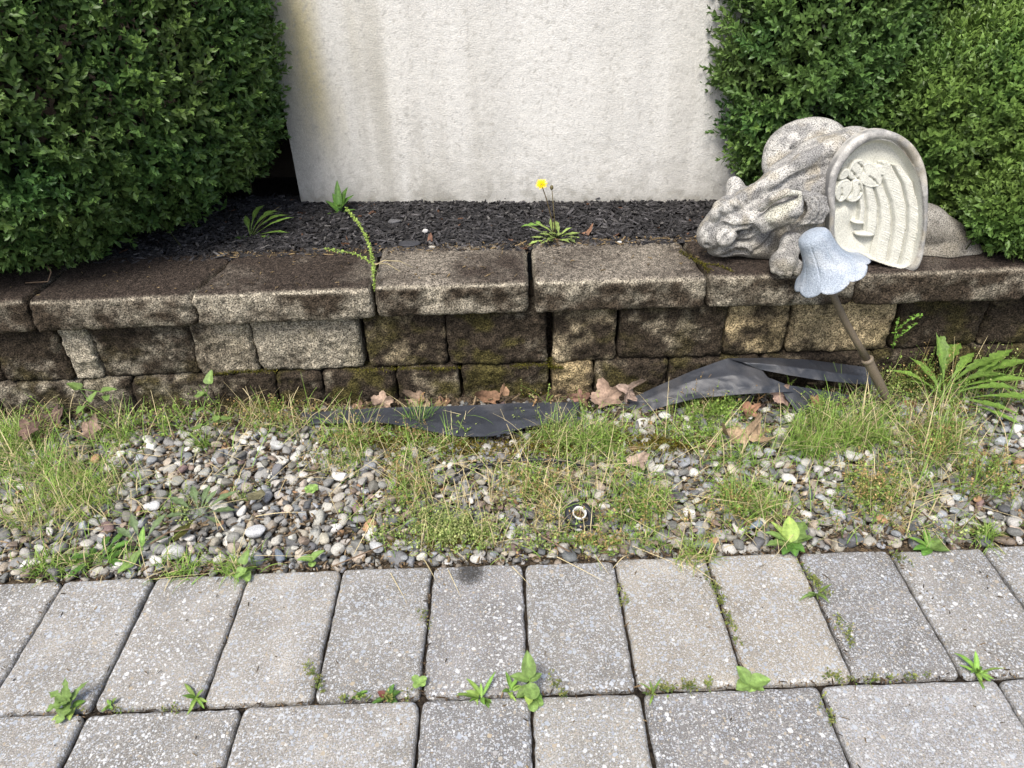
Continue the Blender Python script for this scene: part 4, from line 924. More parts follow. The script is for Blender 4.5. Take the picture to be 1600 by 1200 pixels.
# uncountable small growth
b = MB()
for (u, v, ru, rv, n, h, kind) in [(60, 632, 70, 10, 80, .085, 1), (250, 630, 90, 10, 110, .08, 1), (420, 628, 80, 10, 130, .09, 1), (500, 625, 50, 8, 60, .08, 2), (850, 650, 30, 12, 40, .085, 1), (1090, 640, 60, 10, 50, .08, 1), (1430, 610, 60, 14, 130, .11, 1), (1540, 600, 60, 14, 70, .10, 2), (420, 640, 110, 55, 330, .05, 1), (330, 610, 60, 30, 110, .05, 0), (560, 600, 90, 20, 50, .05, 1), (250, 660, 90, 50, 200, .05, 0), (620, 760, 70, 60, 230, .045, 1), (700, 830, 110, 40, 330, .035, 2),
      (545, 700, 60, 50, 170, .045, 1), (830, 770, 70, 70, 330, .055, 1), (850, 680, 80, 50, 170, .06, 2), (950, 700, 70, 40, 150, .045, 0), (1000, 800, 90, 60, 230, .04, 1), (1080, 690, 80, 40, 170, .045, 0), (1140, 790, 70, 50, 150, .045, 1),
      (1360, 770, 90, 60, 300, .055, 1), (1460, 700, 90, 60, 260, .06, 1), (1550, 760, 60, 60, 160, .05, 1), (1400, 590, 60, 70, 240, .07, 2), (1480, 560, 60, 50, 110, .06, 1), (1200, 700, 60, 40, 110, .05, 0), (1130, 640, 60, 40, 130, .05, 0),
      (60, 640, 60, 40, 120, .06, 1), (150, 620, 50, 30, 60, .05, 1), (1290, 650, 70, 40, 160, .05, 0), (520, 740, 60, 40, 70, .04, 1), (1050, 580, 100, 30, 40, .06, 1), (800, 840, 100, 25, 150, .03, 2), (930, 850, 90, 15, 80, .025, 1), (1500, 830, 90, 30, 100, .03, 2), (410, 780, 60, 30, 60, .03, 2), (300, 800, 60, 40, 50, .03, 2), (650, 680, 70, 30, 120, .04, 1)]:
    p = blob(u, v, ru, rv, int(n*1.0)); p = p[(p[:, 1] > EDGE+.002) & (p[:, 1] < 1.435) & keep_off(p)]; k = np.ones((len(p), 1))
    if kind == 1: q_ = rng.random(len(p)) < .55; wiry(b, p[q_], h, YG*.75, RUST*1.3, .0042, 11); wiry(b, p[~q_], h, GREEN, YG*.9, .0052, 10)
    elif kind == 2: wiry(b, p, h, GREEN*1.1, lerp(YG, STRAW, .4), .0048, 9)
    else: wiry(b, p, h, GREEN*1.2, YG, .0052, 9)
tag(b.build('tiny_weeds', M_grass), 'fine wiry weeds with rust and green seed heads matted over the gravel', 'weeds', kind='stuff')
b = MB()
for (u, v, ru, rv, n, h, dry) in [(90, 740, 130, 80, 1100, .065, .38), (30, 690, 60, 60, 420, .06, .25), (190, 690, 90, 50, 380, .07, .35), (420, 650, 110, 50, 330, .06, .5), (560, 690, 90, 50, 330, .06, .4), (690, 700, 80, 18, 200, .04, .3), (640, 760, 90, 60, 260, .05, .6), (880, 690, 120, 40, 620, .06, .3),
      (1020, 690, 120, 50, 620, .06, .35), (1010, 760, 80, 50, 420, .05, .25), (850, 790, 100, 60, 360, .05, .6), (1160, 720, 110, 60, 560, .06, .3), (1250, 680, 90, 40, 560, .065, .25), (1190, 800, 90, 50, 330, .05, .4), (1350, 680, 100, 50, 520, .07, .35), (1480, 690, 120, 70, 620, .08, .4), (1430, 780, 120, 60, 360, .06, .6),
      (1560, 640, 70, 50, 300, .09, .3), (1100, 620, 60, 30, 180, .06, .4), (760, 840, 150, 25, 220, .04, .6), (1010, 850, 120, 18, 130, .03, .5), (1500, 820, 110, 30, 130, .04, .5), (120, 880, 120, 15, 160, .035, .2), (300, 690, 80, 50, 160, .06, .5), (40, 820, 50, 40, 150, .06, .5), (330, 860, 90, 20, 70, .04, .3)]:
    p = blob(u, v, ru, rv, int(n*1.25), .001); p = p[(p[:, 1] > EDGE+.002) & (p[:, 1] < 1.435) & keep_off(p)]; n = len(p)
    dr = rng.random(n) < dry; tone = rng.uniform(.7, 1.3, (n, 1)); c0 = np.where(dr[:, None], STRAW*.8, lerp(GREEN, YG, rng.random((n, 1))*.6))*tone; c1 = np.where(dr[:, None], STRAW*1.2, lerp(GREEN, YG, rng.random((n, 1)))*1.2)*tone
    blades(b, p, rng.uniform(0, 2*np.pi, n), h*rng.gamma(5, .2, n).clip(.3, 2), rng.uniform(.0007, .0021, n), np.abs(rng.normal(.6, .5, n)).clip(0, 1.45), rng.normal(1.0, .6, n), c0, c1)
# long pale stems lying flat
n = 230; p = blob(800, 740, 820, 120, n, .018); p = p[(p[:, 1] > EDGE) & (p[:, 1] < 1.41)]; n = len(p)
blades(b, p, rng.uniform(0, 2*np.pi, n), rng.uniform(.05, .16, n), np.full(n, .0011), rng.uniform(1.1, 1.55, n), rng.normal(.1, .2, n), np.broadcast_to(STRAW*1.15, (n, 3)), np.broadcast_to(STRAW*1.3, (n, 3)))
for (u, v, az, l) in [(240, 905, .05, .10), (610, 895, -1.1, .08), (700, 890, -1.2, .07), (800, 885, -1.0, .06), (870, 870, -.7, .10), (1075, 880, -.9, .07), (930, 868, -1.2, .05)]:
    p = G(u, v, .004)[None]; blades(b, p, np.array([az]), np.array([l]), np.array([.0011]), np.array([1.5]), np.array([.07]), STRAW[None]*1.3, STRAW[None]*1.4)
tag(b.build('grass', M_grass), 'matted thin grass, green and straw coloured, growing through the gravel', 'grass', kind='stuff')
# moss
b = MB()
for (u, v, ru, rv, n, zz) in [(610, 690, 90, 22, 1500, .003), (720, 700, 50, 22, 1000, .003), (860, 700, 90, 24, 1700, .003), (1040, 695, 70, 20, 1500, .003), (960, 690, 50, 20, 700, .003), (700, 850, 100, 20, 900, .001), (560, 650, 60, 14, 400, .003), (420, 610, 90, 18, 500, .003), (830, 610, 60, 10, 500, .01), (1480, 640, 60, 25, 500, .003), (60, 620, 70, 12, 300, .005)]:
    p = blob(u, v, ru, rv, n, zz); p = p[(p[:, 1] > EDGE+.002) & (p[:, 1] < 1.44)]; n = len(p); hmp = .016*fbm(p*40, 7, 3)
    p[:, 2] += hmp*rng.random(n); d = norm(rng.normal(0, .6, (n, 3))+np.array([0, 0, 1.])); x, z_ = frames(d); ls = rng.uniform(.004, .009, n)
    b.inst(LV, LF, np.stack([x*ls[:, None], d*ls[:, None], z_*ls[:, None]], 2), p, lerp(np.array([[.10, .10, .015]]), np.array([[.20, .15, .02]]), rng.random((n, 1)))*rng.uniform(.6, 1.2, (n, 1)))
# moss on the wall face and in the joint of the coping
for (pts_, rr, n) in [([P(u, v, 1.437) for u, v in ((560, 578), (600, 577), (640, 575), (680, 577), (720, 574))], .008, 900), ([P(u, v, 1.438) for u, v in ((800, 572), (850, 570), (880, 575))], .008, 600), ([P(u, v, 1.437) for u, v in ((330, 585), (380, 580), (430, 580))], .008, 500),
                      ([G(u, v, .312) for u, v in ((1062, 392), (1080, 403), (1098, 412), (1108, 424))], .005, 500), ([G(u, v, .312) for u, v in ((1098, 412), (1125, 415), (1145, 425))], .004, 200), ([P(u, v, 1.44) for u, v in ((860, 560), (862, 575))], .006, 200)]:
    pts_ = np.array(pts_); t = rng.uniform(0, len(pts_)-1.001, n); k = t.astype(int); p = pts_[k]*(1-(t-k))[:, None]+pts_[k+1]*(t-k)[:, None] + rng.normal(0, rr*.5, (n, 3))*np.array([1.4, .5, .5])
    d = norm(rng.normal(0, .6, (n, 3))+np.array([0, -.6, .8])); x, z_ = frames(d); ls = rng.uniform(.002, .0055, n)
    b.inst(LV, LF, np.stack([x*ls[:, None], d*ls[:, None], z_*ls[:, None]], 2), p, lerp(np.array([[.08, .09, .012]]), np.array([[.19, .16, .02]]), rng.random((n, 1)))*rng.uniform(.6, 1.2, (n, 1)))
tag(b.build('moss', M_grass), 'olive and yellow moss cushions at the foot and in the joints of the wall', 'moss', kind='stuff')
# litter of straw, bark crumbs and seeds
b = MB(); TV, TF, M, T, n = chips(6500, -1.45, 1.45, EDGE+.005, 1.43, lambda x, y: bedz(x, y)+.006+.008*rng.random(len(x)), .75)
C = lerp(np.array([[.05, .035, .022]]), np.array([[.26, .19, .11]]), rng.random((n, 1))**1.5); b.inst(TV, TF, M, T, C); 
for (xa, xb, ya, yb, zz_, n_, sc_) in ((-1.1, 1.1, 1.43, 1.60, .3125, 260, .42), (-1.0, 1.0, .45, .93, .0015, 170, .32), (-.7, .7, 1.60, 1.64, .312, 500, .6)):
    TV, TF, M, T, n = chips(n_, xa, xb, ya, yb, lambda x, y: x*0+zz_-.004*(zz_ < .1), sc_); T[:, 2] = zz_; b.inst(TV, TF, M, T, lerp(np.array([[.03, .022, .015]]), np.array([[.25, .18, .09]]), rng.random((n, 1))**2))
jx = []
for (u0, v0, u1, v1, n) in [(0, 1118, 1600, 1055, 500), (675, 885, 660, 1090, 70), (1240, 865, 1345, 1060, 110), (1105, 868, 1165, 1065, 90), (140, 1108, 0, 1250, 40), (100, 905, 0, 1050, 30), (958, 873, 1000, 1080, 40), (0, 903, 1600, 848, 700), (1280, 1065, 1345, 1200, 50), (1385, 860, 1580, 1055, 60), (385, 890, 325, 1100, 30)]:
    t = rng.random(n); n = int(n*.45) if v1 > 900 or u1 == 1600 and v1 > 1000 else n; t = rng.random(n); jx.append(Gs(np.c_[u0+(u1-u0)*t+rng.normal(0, 2, n), v0+(v1-v0)*t+rng.normal(0, 2.5, n)], -.002))
jx = np.concatenate(jx); TV, TF, M, T, n = chips(len(jx), 0, 1, 0, 1, lambda x, y: x*0, .35); b.inst(TV, TF, M, jx, lerp(np.array([[.03, .022, .015]]), np.array([[.22, .15, .08]]), rng.random((n, 1))**2))
tag(b.build('plant_litter', M_mulch, smooth=False), 'brown bark crumbs and dry debris scattered over gravel and paving joints', 'litter', kind='stuff')
# tiny plants in the paving joints
b = MB()
for (u0, v0, u1, v1, n, h) in [(530, 1092, 640, 1090, 40, .012), (1010, 1082, 1110, 1072, 60, .016), (1105, 900, 1135, 960, 40, .014), (1255, 890, 1290, 930, 50, .014), (1305, 960, 1330, 1005, 30, .010), (1360, 1062, 1450, 1058, 30, .012), (1290, 1060, 1345, 1062, 30, .012), (1140, 970, 1160, 1010, 20, .01), (655, 950, 668, 975, 14, .012), (480, 1040, 505, 1080, 30, .018), (1400, 870, 1420, 880, 20, .015), (860, 1060, 880, 1090, 20, .015), (960, 900, 985, 960, 20, .008), (1285, 1090, 1300, 1130, 15, .01), (340, 1108, 120, 1112, 20, .008)]:
    n = int(n*.5); t = rng.random(n); t = t*.35+np.round(t*3)/3*.65; p = Gs(np.c_[u0+(u1-u0)*t+rng.normal(0, 3, n), v0+(v1-v0)*t+rng.normal(0, 2.5, n)], 0); wiry(b, p, h*.9, GREEN*.65, lerp(YG, RUST, .5)*.9, .0040, 7)
tag(b.build('joint_weeds', M_grass), 'tiny green weeds and moss lining the joints of the paving', 'weeds', kind='stuff')

# standout grass tufts
for (u, v, n, h, sp, lean, c, tip, dry, lab) in [
    (655, 672, 75, .075, .012, .45, DKG*1.3, GREEN*1.1, .08, 'dark green grass tuft standing before the black weed barrier strip'),
    (1010, 790, 110, .05, .022, .6, GREEN, YG, .1, 'bright green grass tuft right of the black pipe collar'),
    (945, 690, 95, .06, .022, .6, GREEN, YG, .15, 'grass tuft below the two big brown leaves'),
    (1262, 700, 150, .075, .028, .55, GREEN*1.1, YG, .12, 'thick bright grass clump left of the foot of the garden light'),
    (1165, 780, 80, .055, .016, .5, GREEN*.9, YG*.9, .12, 'grass tuft among pebbles below the curled brown leaf'),
    (1345, 690, 90, .07, .02, .6, GREEN, YG, .2, 'grass clump in front of the foot of the garden light'),
    (1535, 838, 60, .04, .012, .75, GREEN, YG, .1, 'small spiky grass tuft near the paving at the far right'),
    (78, 888, 60, .035, .018, .7, GREEN*1.1, YG, .1, 'low yellow-green grass tuft on the paving edge at the left'),
    (285, 888, 50, .045, .02, .8, GREEN*1.1, YG, .2, 'sprawling grass tuft on the paving edge above the tan paver'),
    (372, 890, 60, .05, .014, .6, GREEN*1.1, YG, .15, 'wiry grass tuft growing at a joint of the paving edge beside a heart-shaped leaf'),
    (318, 700, 35, .05, .007, .4, GREEN, YG, .1, 'slim grass tuft in the gravel below the heart-leaved vine'),
    (35, 700, 120, .07, .035, .8, GREEN*.9, YG, .2, 'green grass clump at the left border under the wall'),
    (120, 790, 150, .08, .04, 1.0, YG*.9, YG*1.2, .35, 'large sprawling yellow-green grass clump on the left gravel'),
    (1085, 870, 50, .05, .018, .7, YG*.8, YG, .2, 'grass tuft at the paving edge right of centre'),
    (545, 725, 60, .05, .02, .55, GREEN*.9, YG, .4, 'half dry grass tuft beside the oval white pebble'),
    (1100, 655, 80, .065, .02, .55, GREEN, YG, .2, 'grass clump growing at the lower edge of the crumpled weed barrier')]:
    b = MB(); tuft(b, u, v, int(n*2.1), h, sp*1.1, lean+.15, .0, c, tip, dry); tag(b.build('grass_tuft', M_grass, origin=G(u, v)), lab, 'grass tuft', 'grass tufts in the gravel')

# broad leaves
def leaf(mb, base, az, el, L, W, prof='ovate', droop=.6, fold=.25, teeth=0, col=GREEN, seg=10, tip=None, rl=0., stalk=0.):
    base = np.array(base, float); az = float(az); h = np.array([math.cos(az), math.sin(az), 0]); s0 = np.array([-math.sin(az), math.cos(az), 0]); V = []; C = []; p = base.copy(); a_ = el
    col = np.array(col)*random.uniform(.82, 1.18); tip = col*1.15 if tip is None else tip; vs = np.array([-1, -.5, 0, .5, 1]); ph = random.random()*6
    if stalk:
        d = h*math.cos(el)+np.array([0, 0, math.sin(el)]); tube(mb, [p, p+d*stalk], [.0009, .0007], 5, col*.9); p = p + d*stalk
    n = seg if not teeth else max(seg, teeth*4)
    for k in range(n+1):
        t = k/n
        if prof == 'ovate': w_ = math.sin(math.pi*min(1, t**.72))**.85
        elif prof == 'heart': w_ = (1-t)**.62*(1 if t > .12 else .55+t*3.7)*1.02
        elif prof == 'lance': w_ = math.sin(math.pi*t**.85)**.9
        elif prof == 'round': w_ = math.sqrt(max(0, 1-(2*t-1)**2))
        elif prof == 'spoon': w_ = (.10+.9*math.exp(-((t-.70)/.24)**2)*(1 if t < .7 else 1))*(1-t**7)
        elif prof == 'maple': w_ = math.sin(math.pi*t**.7)*(.55+.45*abs(math.cos(t*math.pi*2.6)))
        else: w_ = 1-t
        if teeth: w_ *= .62+.38*(1-((t*teeth+.2) % 1))*1.15
        d = h*math.cos(a_)+np.array([0, 0, math.sin(a_)]); nn_ = np.array([-h[0]*math.sin(a_), -h[1]*math.sin(a_), math.cos(a_)]); s = s0*math.cos(rl)+nn_*math.sin(rl); n2_ = nn_*math.cos(rl)-s0*math.sin(rl)
        for x in vs: V.append(p + s*x*w_*W/2 + n2_*(abs(x)*fold*w_*W/2 + .02*W*math.sin(t*17+x*3+ph)*abs(x))); C.append(lerp(col, tip, t)*(1.18 if x == 0 else (.95+.08*math.sin(t*60))))
        p = p + d*L/n; a_ -= droop/n
    i = np.arange((n+1)*5).reshape(n+1, 5); F = np.stack([i[:-1, :-1].ravel(), i[:-1, 1:].ravel(), i[1:, 1:].ravel(), i[1:, :-1].ravel()], 1); V = np.array(V); V[:, 2] = np.maximum(V[:, 2], base[2]-.002); mb.add(V, F, np.array(C))
def plant(name, u, v, z, label, cat, leaves, group=None, stem=None, Y=None):
    """leaves: (azimuth deg, elevation deg, length, width, kind, kwargs) > one child mesh each"""
    o = G(u, v, z) if Y is None else P(u, v, Y); root = thing(name, o, label, cat, group)
    for L_ in leaves:
        az, el, l, w_, kind = L_[:5]; kw = dict(L_[5]) if len(L_) > 5 else {}; up = kw.pop('up', 0); dx = kw.pop('off', (0, 0))
        b = MB(); leaf(b, o+np.array([dx[0], dx[1], up]), math.radians(az), math.radians(el), l, w_, kind, **kw); b.build('leaf', M_leaf, root)
    if stem: b = MB(); tube(b, [o+np.array(q) for q in stem[0]], stem[1], 7, stem[2]); b.build('stem', M_leaf, root)
    return root
R_ = random.uniform
BR = dict(col=BRT); PG = dict(col=BRT*.9)
WG = 'weeds in the paving joints'
plant('maple_seedling', 112, 1105, 0, 'bright green lobed seedling in the paving joint at the lower left', 'weed', [
    (160, 35, .036, .024, 'maple', dict(col=BRT*.75, droop=.7, teeth=3, up=.012)), (98, 70, .040, .018, 'maple', dict(col=BRT*.7, droop=.4, teeth=4, up=.012)), (50, 50, .040, .016, 'maple', dict(col=BRT*.9, droop=.9, teeth=4, up=.008)), (205, 20, .034, .024, 'maple', dict(col=BRT*.8, droop=1.1, teeth=3, up=.014)), (262, 15, .034, .028, 'maple', dict(col=BRT*.95, teeth=3, droop=1., up=.008)), (130, 55, .03, .018, 'maple', dict(col=BRT*.7, teeth=3, up=.006)), (185, 60, .026, .018, 'maple', dict(col=BRT*.85, teeth=3, up=.004)), (235, 5, .05, .012, 'lance', dict(col=YG*1.2)), (290, 20, .025, .014, 'ovate', dict(col=YG)), (25, 20, .02, .012, 'ovate', dict(col=GREEN))], WG)
def spiky(u, v, n, l, lab, c=GREEN, w_=.006): plant('grass_weed', u, v, 0, lab, 'weed', [(R_(-40, 220) if k % 3 else R_(200, 340), R_(5, 70), l*R_(.45, 1.25), w_*R_(.55, 1.1), 'lance', dict(col=lerp(c, YG, max(0, R_(-.4, .7)))*R_(.6, 1.05), droop=R_(.3, 1.6), rl=R_(-.5, .5), off=(R_(-.004, .004), R_(-.002, .002)))) for k in range(n)], WG)
spiky(305, 1090, 10, .032, 'small spiky grass weed in the joint under the tan paver', GREEN*1.1)
spiky(172, 1102, 6, .02, 'tiny grass sprout in the joint right of the lobed seedling')
spiky(557, 1088, 7, .02, 'tiny spiky sprout left of the red-leaved weed in the long joint')
spiky(750, 1090, 14, .036, 'wide spreading grass weed in the middle of the long paving joint', GREEN*1.2, .008)
spiky(797, 1080, 8, .028, 'spiky weed just left of the tallest joint weed', GREEN*1.2, .007)
spiky(1275, 930, 7, .032, 'pale pointed sprout halfway along the mossy joint at the right', BRT*.8, .008)
spiky(1525, 1052, 13, .036, 'spiky grass weed in the joint at the lower right', GREEN*1.2, .008)
spiky(1020, 1085, 6, .024, 'small sprout at the joint crossing right of centre', GREEN*.9, .005)
plant('young_weed', 828, 1085, 0, 'tallest weed of the paving joints, with stacked light green leaves', 'weed', [
    (95, 62, .042, .022, 'ovate', dict(col=BRT, up=.038, droop=.3)), (170, 25, .030, .016, 'ovate', dict(col=BRT*.85, up=.034)), (280, -20, .036, .024, 'ovate', dict(col=BRT*1.05, up=.030, droop=.7)), (30, 20, .022, .014, 'ovate', dict(col=BRT, up=.032)), (220, 0, .028, .014, 'ovate', dict(col=BRT*.9, up=.022)), (265, -15, .034, .014, 'lance', dict(col=YG, up=.02)),
    (320, 10, .024, .014, 'ovate', dict(col=GREEN, up=.008)), (200, 10, .022, .013, 'ovate', dict(col=GREEN, up=.006)), (345, 5, .02, .012, 'ovate', dict(col=GREEN, up=.003)), (275, 10, .018, .016, 'round', dict(col=BRT*1.2, up=.003, off=(.003, -.012))), (350, 10, .016, .014, 'round', dict(col=BRT*1.2, up=.002, off=(.004, -.014)))], WG,
    ([(0, 0, -.01), (.001, 0, .02), (0, .002, .042)], [.0014, .0013, .001], GREEN))
plant('clover_sprout', 655, 1070, 0, 'small lime-green sprout right of the red-leaved weed', 'weed', [(a_, 30, .014, .012, 'round', dict(col=BRT*1.2, up=.006)) for a_ in (20, 140, 250, 320)], WG)
plant('young_weed', 1170, 1068, 0, 'broad four-leaved bright green weed in the joint right of centre', 'weed', [(125, 45, .030, .022, 'ovate', dict(col=BRT*1.1)), (5, 20, .034, .024, 'ovate', dict(col=BRT)), (205, 15, .024, .022, 'ovate', dict(col=BRT*1.1)), (280, 5, .014, .018, 'round', dict(col=BRT*1.15)), (330, 10, .024, .016, 'ovate', dict(col=BRT*.95))], WG)
plant('red_leaved_weed', 605, 1090, 0, 'flat dark weed with one red leaf in the long paving joint', 'weed', [(150, 25, .018, .012, 'ovate', dict(col=(.17, .06, .045))), (20, 25, .022, .012, 'ovate', dict(col=DKG)), (60, 40, .022, .010, 'ovate', dict(col=DKG*1.2)), (200, 10, .026, .008, 'lance', dict(col=DKG)), (330, 5, .02, .011, 'ovate', dict(col=DKG*1.1))], WG)
plant('clover_sprout', 488, 770, .02, 'lime-green clover sprout beside the oval white pebble', 'weed', [(k*60+R_(-15, 15), 25, .015, .014, 'round', dict(col=BRT*1.3, up=.008)) for k in range(6)], 'small sprouts in the gravel')
plant('violet_sprout', 490, 880, .0, 'two-leaved bright green sprout on the paving edge left of centre', 'weed', [(190, 25, .028, .02, 'heart', dict(col=BRT, up=.01)), (25, 35, .026, .02, 'heart', dict(col=BRT, up=.012)), (270, 20, .014, .014, 'round', dict(col=BRT, up=.004))], 'small sprouts in the gravel')
plant('violet_sprout', 385, 900, .0, 'heart-leaved sprout with three stacked leaves at the paving joint, left of centre', 'weed', [(70, 40, .028, .022, 'heart', dict(col=BRT, up=.03)), (250, -20, .030, .022, 'heart', dict(col=BRT*1.1, up=.022)), (300, -10, .026, .02, 'heart', dict(col=BRT*1.1, up=.010)), (200, 5, .02, .014, 'ovate', dict(col=BRT, up=.01))], 'small sprouts in the gravel')
plant('violet_sprout', 208, 885, .0, 'bright heart-leaved sprout on the paving edge at the left', 'weed', [(60, 40, .034, .02, 'heart', dict(col=BRT, up=.006)), (230, 15, .028, .024, 'heart', dict(col=BRT*1.1, up=.006))], 'small sprouts in the gravel')
plant('broadleaf_weed', 1235, 848, .014, 'broad pale-leaved weed cluster at the paving edge on the right', 'weed', [(45, 30, .055, .04, 'maple', dict(col=BRT*.85)), (80, 45, .05, .03, 'ovate', dict(col=YG)), (10, 20, .045, .018, 'ovate', dict(col=BRT*.7)), (160, 30, .05, .016, 'lance', dict(col=BRT*.8)), (190, 20, .05, .024, 'maple', dict(col=BRT*.7)), (230, 10, .035, .02, 'ovate', dict(col=DKG*1.3)), (270, 10, .032, .02, 'ovate', dict(col=DKG*1.4)), (310, 10, .03, .02, 'ovate', dict(col=DKG*1.4)), (130, 40, .05, .014, 'lance', dict(col=YG))], 'weeds at the paving edge')
plant('broadleaf_weed', 1452, 856, .0, 'low round-leaved green weed at the paving edge, far right', 'weed', [(-20, 20, .034, .022, 'ovate', dict(col=BRT*.8)), (20, 35, .03, .02, 'ovate', dict(col=BRT*.8)), (190, 20, .034, .014, 'lance', dict(col=DKG*1.4)), (150, 30, .04, .010, 'lance', dict(col=GREEN)), (220, 10, .026, .018, 'ovate', dict(col=DKG*1.5)), (90, 40, .034, .012, 'lance', dict(col=GREEN))], 'weeds at the paving edge')
# dandelion rosettes
DG_ = np.array([.095, .135, .06])
plant('dandelion_rosette', 312, 805, .015, 'flat grey-green dandelion rosette around a white block of stone', 'weed', [(150, 22, .085, .022, 'spoon', dict(col=DG_*1.1, teeth=5, droop=.5)), (115, 35, .075, .02, 'spoon', dict(col=DG_, teeth=5)), (85, 35, .07, .018, 'spoon', dict(col=DG_, teeth=4)), (40, 25, .085, .022, 'spoon', dict(col=DG_*1.2, teeth=5)), (10, 15, .07, .02, 'spoon', dict(col=DG_, teeth=4)), (-25, 10, .055, .012, 'spoon', dict(col=DG_*1.2)), (185, 18, .07, .018, 'spoon', dict(col=DG_*.9, teeth=4)), (60, 40, .06, .016, 'spoon', dict(col=DG_*1.1, teeth=4)), (250, 8, .075, .030, 'spoon', dict(col=(.055, .055, .012), droop=.3))], 'dandelion rosettes')
plant('dandelion_rosette', 222, 855, .008, 'grey-green dandelion rosette with dark low leaves near the paving, left', 'weed', [(120, 45, .075, .018, 'spoon', dict(col=DG_, teeth=5)), (150, 35, .07, .018, 'spoon', dict(col=DG_, teeth=4)), (60, 40, .075, .02, 'spoon', dict(col=DG_*1.2, teeth=5)), (180, 10, .075, .024, 'spoon', dict(col=DKG*.9, teeth=4)), (200, 8, .07, .026, 'spoon', dict(col=DKG*.8, teeth=4)), (20, 25, .05, .014, 'spoon', dict(col=DG_)), (95, 50, .04, .012, 'ovate', dict(col=GREEN))], 'dandelion rosettes')
plant('dandelion_rosette', 160, 870, .004, 'dark green toothed rosette in the left gravel close to the paving', 'weed', [(a_, R_(10, 35), R_(.04, .07), .02, 'spoon', dict(col=DKG*R_(.9, 1.4), teeth=4)) for a_ in (20, 60, 100, 150, 190, 230, 330)], 'dandelion rosettes')
BD = np.array([.16, .27, .05])
DL = [(100, 72, .15, .042, 6, .5), (78, 64, .15, .045, 7, .5), (125, 60, .12, .036, 5, .9), (48, 50, .19, .048, 8, .9), (30, 44, .22, .050, 9, .9), (15, 36, .23, .05, 9, .9), (2, 30, .22, .046, 8, .8), (-12, 24, .20, .045, 8, .7), (-26, 16, .17, .04, 7, .6), (150, 50, .13, .034, 6, 1.1), (172, 35, .10, .03, 4, .6), (60, 56, .17, .04, 7, 1.), (-42, 10, .14, .032, 5, .5), (22, 55, .20, .044, 8, 1.3), (8, 46, .19, .04, 8, 1.2), (-5, 40, .18, .042, 8, 1.1), (40, 64, .16, .04, 6, 1.4), (110, 45, .1, .03, 4, .6)]
plant('dandelion_plant', 1468, 622, .02, 'big dandelion plant with long toothed leaves against the wall at right', 'weed', [(a_, e_, l_, w_*.72, 'spoon', dict(col=BD*R_(.6, .95), teeth=t_, droop=d_, off=(R_(-.02, .03), R_(-.015, .015)))) for a_, e_, l_, w_, t_, d_ in DL])
plant('dandelion_rosette', 392, 372, .305, 'dandelion rosette with arching leaves in the mulch under the left shrub', 'weed', [(78, 66, .12, .022, 'spoon', dict(col=BD*.7, teeth=4, droop=1.5)), (55, 60, .13, .026, 'spoon', dict(col=BD*.8, teeth=5, droop=1.7)), (32, 50, .12, .022, 'spoon', dict(col=BD*.8, teeth=5, droop=1.2)), (14, 36, .12, .018, 'spoon', dict(col=BD*.9, teeth=6)), (0, 22, .10, .016, 'spoon', dict(col=BD*.9, teeth=4)), (110, 50, .07, .016, 'spoon', dict(col=BD*.6)), (-15, 18, .06, .014, 'spoon', dict(col=BD*.9)), (200, 15, .05, .022, 'ovate', dict(col=DKG*1.2)), (60, 35, .13, .004, 'lance', dict(col=STRAW*.6)), (45, 66, .10, .02, 'spoon', dict(col=BD*.7, teeth=4, droop=1.5))])
plant('broadleaf_weed', 532, 335, .305, 'upright leafy weed growing by the stucco wall in the mulch', 'weed', [(95, 75, 0.081, 0.018, 'lance', dict(col=DKG*1.5, up=.01)), (60, 65, 0.069, 0.021, 'ovate', dict(col=DKG*1.4, up=.008)), (120, 65, 0.062, 0.018, 'ovate', dict(col=DKG*1.6)), (30, 50, 0.056, 0.021, 'ovate', dict(col=DKG*1.3, up=.012)), (150, 50, 0.056, 0.018, 'ovate', dict(col=DKG*1.4)), (185, 15, 0.044, 0.018, 'ovate', dict(col=GREEN)), (0, 30, 0.044, 0.016, 'ovate', dict(col=DKG*1.4)), (270, 40, 0.037, 0.014, 'ovate', dict(col=GREEN*1.2, up=.02))])
# seed spike plant that hangs over the coping
def spike(name, runs, label, cat, leafl=.0045, c=YG, dens=900):
    o = runs[0][0]; root = thing(name, o, label, cat); 
    for r in runs:
        pts_ = np.array(r); b = MB(); rad = np.linspace(.0014, .0006, len(pts_)); tube(b, pts_, rad, 6, c*.9)
        d = np.r_[0, np.cumsum(np.linalg.norm(np.diff(pts_, axis=0), axis=1))]; n = int(d[-1]*dens); t = rng.random(n)*d[-1]; p = np.stack([np.interp(t, d, pts_[:, k]) for k in range(3)], 1)
        dd = norm(rng.normal(0, 1, (n, 3))); x, z_ = frames(dd); ls = leafl*rng.uniform(.5, 1.3, n)
        b.inst(LV*np.array([1.6, 1, 1]), LF, np.stack([x*ls[:, None], dd*ls[:, None], z_*ls[:, None]], 2), p+dd*.0006, np.broadcast_to(c, (n, 3))*rng.uniform(.7, 1.35, (n, 1))); b.build('flower_spike', M_grass, root)
    return root
spike('plantain_stem', [[P(585, 455, 1.405), P(584, 430, 1.41), G(583, 410, .34)], [G(583, 410, .34), G(575, 375, .36), G(560, 348, .37), G(540, 325, .37)], [G(583, 412, .335), G(560, 398, .345), G(530, 392, .35), G(505, 388, .36)]], 'yellow-green seed spikes rising from the coping joint below the leafy weed', 'weed', .0052, YG*1.1, 1100)
spike('dry_stem', [[G(585, 415, .335), G(600, 407, .34), G(625, 408, .335), G(645, 418, .318)], [G(585, 412, .335), G(605, 412, .33), G(625, 424, .318)]], 'two thin pale stalks arching over the coping from the joint', 'weed', .001, STRAW*1.1, 60)
